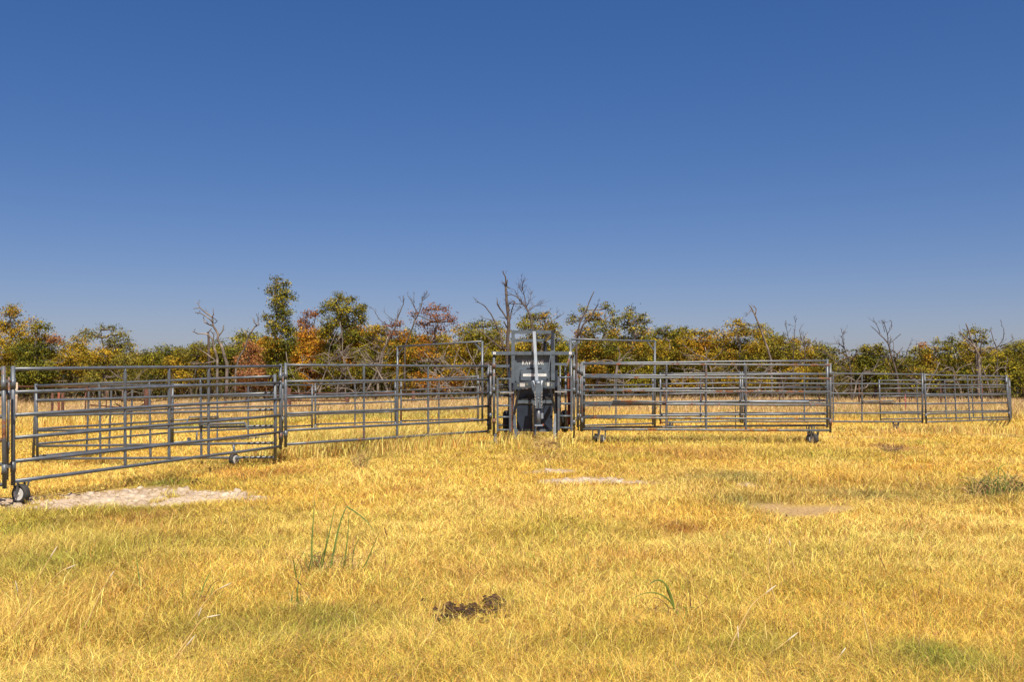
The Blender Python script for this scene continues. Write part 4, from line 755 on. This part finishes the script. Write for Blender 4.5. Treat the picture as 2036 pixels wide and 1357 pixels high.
dead(59, 1785, [(G_([(600,1250),(600,1000),(560,830),(520,700),(490,590),(440,530),(370,460),(290,390)]), .12, .02, 6), (G_([(400,480),(360,380),(330,340)]), .035, .012, 4), (G_([(490,590),(480,470),(450,370),(410,320)]), .05, .014, 5), (G_([(490,470),(530,420),(530,340),(500,335)]), .03, .012, 3), (G_([(510,600),(520,500)]), .035, .02, 1), (G_([(515,585),(580,530),(630,490)]), .035, .02, 1),
    (G_([(570,810),(580,740),(660,630)]), .05, .02, 3), (G_([(565,800),(550,650),(553,580)]), .04, .02, 2), (G_([(595,870),(680,760),(720,650),(740,600)]), .05, .015, 5), (G_([(450,460),(430,370),(455,315)]), .03, .012, 2), (G_([(590,780),(640,740)]), .03, .02, 1), (G_([(520,780),(460,740),(350,700)]), .04, .012, 5), (G_([(600,980),(530,920),(500,810)]), .06, .03, 2), (G_([(600,1010),(540,960),(440,1040)]), .05, .03, 2)], 'tall bare dead tree standing against the sky behind the far right panel', 'deadbark', twl=.35)
dead(61, 1982, [(G_([(1735,1250),(1730,900),(1725,640),(1690,560),(1650,410)]), .10, .02, 4), (G_([(1730,640),(1800,540),(1805,420),(1780,390)]), .045, .014, 5), (G_([(1740,630),(1850,590),(1910,545),(1910,510)]), .04, .014, 4), (G_([(1740,655),(1850,640),(1910,660)]), .035, .014, 3), (G_([(1730,650),(1600,650),(1540,700)]), .045, .02, 3), (G_([(1900,635),(1960,620),(2020,680)]), .025, .012, 3)], 'bare wiry dead tree near the right edge', 'deadbark', twl=.4)
dead(59.5, 1946, [(G_([(1520,1280),(1525,1000),(1530,850),(1520,720),(1470,620),(1430,540),(1410,450),(1375,365)]), .20, .05, 2), (G_([(1490,650),(1400,560),(1340,500),(1295,460)]), .09, .05, 2), (G_([(1530,720),(1550,600),(1555,520)]), .08, .04, 3), (G_([(1530,720),(1600,650)]), .06, .04, 1), (G_([(1470,700),(1400,650)]), .04, .02, 1), (G_([(1530,960),(1640,830),(1750,930)]), .05, .02, 3), (G_([(1500,1000),(1440,860)]), .05, .03, 2)], 'thick pale forked trunk with stub limbs near the right', 'deadwood', name='dead_tree')
dead(58.5, 1223, [([(1222,810),(1223,770),(1225,745),(1228,722),(1236,715)], .17, .08, 2), ([(1228,722),(1233,705),(1228,690)], .07, .03, 2), ([(1233,718),(1248,702),(1262,692)], .06, .02, 2), ([(1225,728),(1218,718),(1200,716),(1188,722)], .05, .02, 1), ([(1236,714),(1250,712),(1268,720)], .04, .02, 2)], 'pale forked dead trunk seen under the right arch')
dead(58.5, 1155, [([(1154,760),(1160,735),(1170,722),(1182,718),(1198,719),(1212,726)], .07, .03, 3)], 'arched pale branch left of the forked trunk under the right arch', name='dead_tree')
for i, (px, yb, yt, ln, lab) in enumerate([(600, 808, 700, -35, 'pale crooked dead trunk behind the left joint'), (636, 806, 660, 30, 'grey dead limb crossing the orange oak'), (668, 806, 690, 25, 'forked dead trunk below the rounded oak'), (712, 806, 690, -40, 'dead trunk bending left below the rounded oak'), (745, 806, 680, 25, 'upright pale dead trunk left of the left arch'), (838, 808, 700, 50, 'crooked dead limb inside the left arch'), (858, 805, 720, 70, 'arching dead branch inside the left arch'), (905, 806, 700, -60, 'leaning dead trunk inside the left arch right half'), (930, 806, 690, 40, 'pale dead limb right of the left arch'), (962, 806, 680, -35, 'leaning pale dead trunk left of the chute wing'), (1045, 800, 680, 20, 'pale dead trunk seen through the chute frame'), (1353, 806, 735, 10, 'thin pale trunk behind the folded panels left upright'), (1420, 806, 690, -15, 'slim dead trunk left of the middle folded uprights'), (1470, 806, 735, 15, 'pale trunk between the folded panel uprights'), (1560, 808, 735, -10, 'pale trunk behind the right half of the folded panels'), (1668, 806, 715, -35, 'tangle of pale dead limbs behind the far right panel'), (1912, 800, 730, -20, 'short dead trunk left of the thick forked one'), (1690, 806, 730, 30, 'dead limb leaning right behind the far right panel'), (75, 806, 715, 18, 'thin pale dead stem in front of the dense dark oak'), (622, 806, 690, 55, 'leaning pale limb right of the orange oak trunk'), (690, 806, 640, -12, 'tall pale limb up through the rounded oak'), (728, 806, 670, 45, 'pale limb sweeping right below the green and yellow oak'), (780, 806, 700, -50, 'pale limb sweeping left just before the left arch post'), (883, 806, 690, 30, 'upright pale limb in the middle of the left arch'), (915, 806, 670, 45, 'tall pale limb leaning out of the left arch top'), (1500, 806, 730, 25, 'slim pale limb between the middle and right folded uprights'), (1245, 806, 735, -14, 'slim pale limb right of the forked trunk under the right arch'), (1385, 806, 700, 22, 'pale limb below the wide orange tinted oak'), (1840, 806, 720, 25, 'pale limb below the orange tipped oak'), (1975, 806, 720, -25, 'pale limb at the far right corner panel'), (242, 800, 745, 15, 'short pale broken branch above the second left panel')]):
    n_ = 5; pts = [(px + ln * (k / n_) ** 1.4 + R(-4, 4), yb + (yt - yb) * k / n_) for k in range(n_ + 1)]; lim = [(pts, R(.07, .13), .025, 6)]
    for q_ in range(6):
        k = random.randrange(1, 5); a = pts[k]; sg = random.choice((-1, 1)); lim.append(([a, (a[0] + sg * R(8, 22), a[1] - R(2, 14)), (a[0] + sg * R(24, 52), a[1] - R(2, 34))], .05, .014, 4))
    dead(R(56.5, 59), px, lim, lab, 'deadwood', tw=5, twl=.45, name='dead_tree')
# ------------------------------------------------------------------ undergrowth and the far wood
def mass(name, label, n, x0, x1, y0, y1, z0, z1, cols, size, cat):
    xx = rng.uniform(x0, x1, n); yy = rng.uniform(y0, y1, n); e = np.clip(.35 + 1.1 * fbm(xx, yy, 3.0, 23), .2, 1.1)
    zz_ = gz(xx, yy) + z0 + rng.uniform(0, 1, n) ** 1.3 * (z1 - z0) * e; X = np.stack([xx, yy, zz_], 1)
    c = np.array(cols)[rng.integers(0, len(cols), n)] * (1 + rng.normal(0, .25, (n, 1)))
    nn = rng.normal(0, 1, (n, 3)); nn /= np.linalg.norm(nn, axis=1)[:, None]; u = np.cross(nn, rng.normal(0, 1, (n, 3))); u /= np.linalg.norm(u, axis=1)[:, None]; w = np.cross(nn, u); s = rng.uniform(.5, 1.3, (n, 1)) * size
    V = np.stack([X - u * s, X - w * s * .5, X + u * s, X + w * s * .5], 1).reshape(-1, 3); b = np.arange(n) * 4
    o = bpy.data.objects.new(name, bigmesh(name, V, np.stack([b, b + 1, b + 2, b + 3], 1), np.zeros((0, 3), int), np.repeat(np.clip(c, .01, .7), 4, 0), 'leaf')); COL.objects.link(o); tag(o, label, cat, kind='stuff')
mass('undergrowth', 'dark tangled undergrowth, its shade put into the colour, between and below the oaks', 60000, -48, 48, 62, 72, 0, 1.9, [(.035, .027, .016), (.06, .045, .025), (.03, .035, .012), (.11, .10, .025), (.14, .10, .03)], .11, 'undergrowth')  # leaf colours lowered to carry the shade under the oaks
mass('far_wood', 'dense mass of oak wood behind the tree line', 110000, -75, 75, 84, 100, 0, 3.4, [(.08, .09, .016), (.13, .12, .024), (.05, .06, .014), (.18, .12, .025)], .15, 'wood')
mass('thicket', 'dense low thicket filling the gaps between the oak trunks', 70000, -42, 42, 64, 70, .6, 3.3, [(.06, .065, .012), (.14, .12, .018), (.03, .035, .010), (.20, .12, .02)], .085, 'thicket')  # colours darkened to stand for the shaded interior of the tree line
# bare brush sticks
m = MB()
for _ in range(420):
    Y = R(58, 66); X = R(-.56, .56) * Y; z_ = gzs(X, Y); l = R(.5, 2.0); v = Vector((R(-.5, .5), R(-.4, .4), 1)).normalized(); q_ = wob((X, Y, z_), Vector((X, Y, z_)) + v * l, 3, .08); m.tube(q_, taper(R(.010, .024), .006, 3), 4, False); twigs(m, q_, .008, 2, .5, 0)
tag(m.build('brush', 'deadwood'), 'thin leafless brush sticks at the foot of the trees', 'brush', kind='stuff')

# ------------------------------------------------------------------ foreground plants, dung
def blade3(m, pts, w0, flat=True):
    k = len(pts); pts = [Vector(p_) for p_ in pts]; vs = []
    for i, p_ in enumerate(pts):
        d = (pts[min(i + 1, k - 1)] - pts[max(i - 1, 0)]).normalized(); s_ = d.cross(Vector((0, 1, 0))); s_ = s_.normalized() if s_.length > .01 else Vector((1, 0, 0))
        ww = w0 * (1 - (i / (k - 1)) ** 1.6) + .0006; vs += [p_ - s_ * ww / 2 + Vector((0, ww * .2, 0)), p_, p_ + s_ * ww / 2 + Vector((0, ww * .2, 0))]
    fs = [f for i in range(k - 1) for f in ((i * 3, i * 3 + 1, i * 3 + 4, i * 3 + 3), (i * 3 + 1, i * 3 + 2, i * 3 + 5, i * 3 + 4))]
    m.add(vs, fs, True)
M['blade_green'] = noisy('green_grass_blade', [(.3, (.07, .12, .02)), (.7, (.17, .21, .035))], 9, .5, 0); M['blade_dry'] = noisy('straw_blade', [(.3, (.45, .28, .08)), (.7, (.72, .52, .2))], 9, .7, 0); M['blade_brown'] = noisy('dead_brown_stem', [(.3, (.10, .05, .025)), (.7, (.22, .12, .06))], 9, .8, 0)
M['seed'] = noisy('white_seed_head', [(.3, (.50, .40, .25)), (.7, (.70, .62, .48))], 30, .9, .3)
def px3(pts, Y, dy=0): return [pw(a, b_, Y + dy * k) for k, (a, b_) in enumerate(pts)]
def smooth3(P_):
    out = []
    for i in range(len(P_) - 1):
        a = P_[max(i - 1, 0)]; b_ = P_[i]; c = P_[i + 1]; d = P_[min(i + 2, len(P_) - 1)]
        for t_ in (0, .25, .5, .75): out.append(.5 * ((2 * b_) + (-a + c) * t_ + (2 * a - 5 * b_ + 4 * c - d) * t_ ** 2 + (-a + 3 * b_ - 3 * c + d) * t_ ** 3))
    return out + [P_[-1]]
def clump(name, bpx, bpy_, blades, label, cat='grass clump', extra=0, ext_r=60, mt2='blade_brown', ext_h=.2):
    g_ = gp(bpx, bpy_); t = thing(name, g_, label, cat); ms = {}
    for (pts, w, mt) in blades:
        m = ms.setdefault(mt, MB()); P_ = px3(pts, g_.y, R(-.03, .03)); blade3(m, smooth3(P_), w * .66 * g_.y / F)
    for _ in range(extra):
        m = ms.setdefault(random.choice(('blade_green', mt2, 'blade_dry')), MB()); a = g_ + Vector((R(-1, 1) * ext_r * g_.y / F, R(-.12, .12), -.01)); v = Vector((R(-.7, .7), R(-.5, .5), 1)) * ext_h * R(.4, 1.2); e = a + v
        blade3(m, smooth3([a, a.lerp(e, .55) + Vector((0, 0, .02)), e + Vector((v.x * .5, 0, -abs(v.x) * .5))]), R(.003, .006))
    for mt, m in ms.items(): m.build({'blade_green': 'green_blades', 'blade_dry': 'dry_blades', 'blade_brown': 'brown_stems', 'seed': 'seed_heads'}[mt], mt, t)
gB, dB, bB = 'blade_green', 'blade_dry', 'blade_brown'
clump('tall_grass_clump', 655, 1145, [([(620,1130),(620,1080),(623,1030),(626,985)], 6, gB), ([(655,1140),(665,1090),(675,1045),(688,1010),(692,1008)], 7, gB), ([(690,1009),(715,1025),(735,1045),(744,1060)], 4.5, gB), ([(684,1125),(690,1080),(693,1040),(694,1012)], 4, gB),
    ([(640,1130),(648,1090),(655,1060),(665,1015),(676,987)], 4.5, gB), ([(633,1150),(640,1110),(648,1085),(652,1040)], 4.5, gB), ([(695,1155),(725,1125),(745,1080),(762,1040)], 4, gB), ([(700,1120),(705,1090),(715,1070),(724,1055)], 3.2, gB), ([(702,1115),(703,1075),(718,1062),(738,1070)], 2, bB),
    ([(632,1200),(634,1165),(640,1130),(650,1085)], 6, gB), ([(765,1143),(766,1110),(760,1085)], 2.5, bB), ([(764,1050),(768,1062),(771,1075)], 3, bB), ([(680,1160),(700,1150),(725,1135)], 3, bB), ([(615,1145),(612,1128),(606,1120)], 2.5, bB), ([(655,1130),(662,1122),(668,1113)], 5, bB), ([(681,1135),(685,1120),(690,1108)], 5, gB)], 'tall green grass clump with one blade bent over, centre left foreground', extra=130, ext_r=75, ext_h=.22)
clump('grass_clump', 592, 1215, [([(575,1225),(580,1190),(583,1170)], 3.5, gB), ([(597,1225),(592,1190),(587,1165)], 4, gB), ([(590,1200),(593,1160),(600,1130)], 4, gB), ([(599,1165),(590,1155),(583,1150)], 4.5, bB), ([(589,1150),(585,1125),(581,1108)], 4, gB), ([(598,1200),(598,1170)], 3, bB)], 'short green clump left of the tall bent one', extra=18, ext_r=20, ext_h=.1)
clump('grass_clump', 1345, 1225, [([(1343,1220),(1335,1190),(1325,1165),(1310,1155),(1295,1160),(1282,1172)], 7, gB), ([(1346,1225),(1338,1205),(1322,1188),(1300,1180),(1275,1183),(1250,1197)], 6, gB), ([(1335,1195),(1325,1170),(1317,1153)], 5, gB), ([(1330,1210),(1315,1195),(1300,1190),(1288,1205)], 2.5, bB), ([(1374,1210),(1372,1190),(1369,1170)], 4, bB), ([(1380,1215),(1400,1200),(1407,1190),(1390,1180),(1378,1165)], 2, bB), ([(1310,1205),(1295,1215),(1282,1200)], 2, bB)], 'low green clump with arching blades, right foreground', extra=26, ext_r=50, ext_h=.09)
clump('grass_clump', 285, 1190, [([(286,1225),(281,1180),(275,1140),(270,1095)], 6, gB), ([(312,1210),(300,1180),(285,1155),(276,1142)], 2.2, bB)], 'single upright green stem with a thin brown stalk, left foreground', extra=6, ext_r=16, ext_h=.08)
clump('grass_clump', 395, 1200, [([(395,1205),(402,1175),(412,1150),(425,1128)], 5, gB), ([(413,1210),(420,1180),(428,1160)], 4, gB), ([(405,1195),(420,1165),(436,1155),(445,1165)], 2.5, bB), ([(358,1230),(362,1190),(366,1140)], 4, gB), ([(320,1215),(320,1190),(321,1160)], 3, gB)], 'green stems right of the single upright stem', extra=14, ext_r=30, ext_h=.09)
clump('grass_clump', 60, 1230, [([(60,1250),(62,1210),(68,1180)], 4, gB), ([(78,1240),(90,1205),(110,1180),(148,1196)], 3.5, gB), ([(75,1230),(82,1205),(100,1185)], 3.5, gB), ([(95,1200),(115,1205),(125,1204)], 2, bB)], 'dark green stems at the left edge', extra=20, ext_r=35, ext_h=.12)
def bush_blade(a):
    x_, y_, l, h_ = 1990 + a, 990 + R(-8, 6), R(-26, 26), R(28, 58) * (1 - (a / 85) ** 2 * .55); return ([(x_, y_), (x_ + l * .3, y_ - h_ * .6), (x_ + l, y_ - h_ * R(.75, 1)), (x_ + l * 1.5, y_ - h_ * R(.5, .9))], R(1.5, 3.2), random.choice((gB, gB, dB, dB, bB)))
clump('grass_bush', 1990, 988, [bush_blade(R(-62, 62)) for _ in range(230)] + [([(2000,985),(1998,945),(1985,932),(1968,940)], 3.5, gB), ([(1990,985),(1985,940),(1995,925),(2012,924)], 3.5, gB)], 'rounded yellow green bushy grass clump at the right edge', extra=160, ext_r=58, ext_h=.2)
clump('dry_weed', 1772, 905, [([(1772, 905), (1772 + a * .6, 895), (1772 + a, 888 + R(-6, 6))], 2.2, bB) for a in np.linspace(-28, 28, 30)], 'reddish brown dry weed right of the folded panels', 'weed', extra=60, ext_r=26, ext_h=.22)
clump('dry_weed', 1085, 898, [([(1085 + R(-25, 25), 900), (1085 + R(-30, 30), 885), (1085 + R(-40, 40), 868 + R(-8, 12))], 2.0, random.choice((dB, bB, dB))) for a in range(46)], 'tuft of dry straw in front of the chute', 'weed', extra=40, ext_r=50, ext_h=.3)
clump('dry_weed', 718, 935, [([(718 + R(-10, 10), 938), (718 + R(-20, 20), 918), (718 + R(-34, 34), 900 + R(-14, 12))], 2.0, random.choice((dB, bB, gB, dB))) for a in range(50)], 'feathery dry tuft before the second front panel', 'weed', extra=20, ext_r=30, ext_h=.25)
clump('dry_weed', 1880, 1200, [([(1815,1215),(1818,1185),(1812,1160)], 2.5, bB), ([(1866,1185),(1868,1170),(1872,1150)], 3, bB), ([(1850,1210),(1860,1195),(1866,1170)], 2, bB), ([(1760,1130),(1750,1110),(1747,1095)], 2.4, bB)], 'scattered brown dead stems, right foreground', 'weed', extra=0)
SE = [([(0,1296),(35,1240),(55,1210),(65,1170),(85,1135),(100,1110)], 'leftmost pale stem leaning right'), ([(150,1280),(180,1225),(200,1180),(219,1149)], 'long pale stem with a white tip left of the upright green stem'), ([(60,1210),(90,1170),(118,1140),(132,1132)], 'pale stem with tip above the left edge plants'), ([(40,1215),(38,1195),(35,1178)], 'short pale stem at the left edge'),
      ([(365,1255),(395,1215),(425,1180),(438,1171)], 'pale stem with fluffy tip right of the upright green stem'), ([(340,1320),(375,1270),(400,1235),(411,1229)], 'slanting pale stem with fluffy tip below the green stems'), ([(385,1262),(390,1240),(394,1228)], 'short pale stem beside the slanting one'), ([(345,1330),(360,1300),(371,1285)], 'low pale stem at the lower left'),
      ([(1440,1315),(1470,1250),(1495,1205),(1522,1181)], 'long straw stem leaning right, right foreground'), ([(1470,1310),(1469,1290),(1468,1272)], 'short straw stem beside the leaning one'), ([(1510,1315),(1540,1295),(1566,1275)], 'slanting straw stem below the leaning ones'), ([(1545,1210),(1532,1160),(1527,1125),(1530,1083)], 'stem with a white seed tip, left of a pair'), ([(1585,1150),(1575,1115),(1571,1087)], 'stem with a white seed tip, right of a pair'),
      ([(1655,1330),(1665,1312),(1672,1302)], 'low stem with a white seed head at the lower right'), ([(1820,1135),(1828,1090),(1836,1060),(1845,1025)], 'tall thin pale stalk, right middle'), ([(1740,1330),(1730,1280),(1715,1220),(1711,1200)], 'long straw stalk leaning left, lower right'), ([(880,1240),(885,1200),(868,1290)][:2], 'thin pale stalk beside the dung'),
      ([(830,1300),(855,1260),(868,1230),(876,1195)], 'pale stalk left of the dung'), ([(1030,1340),(1024,1300),(1020,1325)][:2], 'broad pale blade below the dung'), ([(970,1285),(1010,1275),(1050,1270)], 'straw stalk lying flat right below the dung'), ([(620,1010),(628,975),(645,950)], 'faint straw stalk above the tall clump')]
for pts, lab in SE:
    g_ = gp(*pts[0]); t = thing('seed_stem', g_, lab, 'grass stem', 'single grass stems standing above the turf'); P_ = smooth3(px3(pts, g_.y)); m = MB(); m.tube(P_, taper(.0056, .003, len(P_) - 1), 5, False); m.build('stalk', 'blade_dry', t)
    if len(pts) > 2 and 'flat' not in lab and 'stalk' not in lab:
        e = P_[-1]; d = (P_[-1] - P_[-3]).normalized(); s_ = .06 if 'white' not in lab else .035; MB().tube([e - d * .01, e + d * s_ * .3, e + d * s_ * .8, e + d * s_ * 1.3], [.002, .0042, .004, .001], 7).build('seed_head', 'seed', t)
def lump(m, c, r, sq=.8):
    n, k = 9, 6; vs = []; c = Vector(c); ph = R(0, 6)
    for i in range(k + 1):
        th = math.pi * i / k
        for j in range(n):
            a = 2 * math.pi * j / n; rr = r * (1 + .28 * math.sin(3 * a + ph + i) + R(-.18, .18)); vs.append(c + Vector((rr * math.sin(th) * math.cos(a), rr * math.sin(th) * math.sin(a), rr * math.cos(th) * sq)))
    m.add(vs, [(i * n + j, i * n + (j + 1) % n, (i + 1) * n + (j + 1) % n, (i + 1) * n + j) for i in range(k) for j in range(n)], False)
def dungpile(spots, label):
    c = gp(spots[0][0], spots[0][1]); m = MB()
    for (px, py, rx, ry, n, r0) in spots:
        for _ in range(n):
            g_ = gp(px + random.gauss(0, .5) * rx, py + random.gauss(0, .5) * ry); lump(m, g_ + Vector((0, 0, R(-.01, .055))), r0 * R(.5, 1.2))
    tag(m.build('dung_pile', 'dung', None, c), label, 'dung')
dungpile([(922,1240,60,9,90,.016), (984,1217,20,9,70,.023), (897,1229,22,6,36,.018), (944,1225,10,7,22,.018)], 'large dark dried dung pile in the centre foreground')
dungpile([(842,1212,18,4,12,.015)], 'small dark dung crumbs left of the large pile')
dungpile([(1563,1035,6,3,3,.010), (1537,1038,3,2,2,.008)], 'small dark clods on the bare soil patch')
dungpile([(486,1075,2,3,2,.012)], 'small dark clod in the grass, left middle')
dungpile([(385,965,16,3,8,.018)], 'dark crust at the far edge of the gravel patch')
dungpile([(1068,1346,5,3,3,.005)], 'tiny red brown clod at the bottom edge')
for o in bpy.data.objects:
    if '_w' in o: del o['_w']
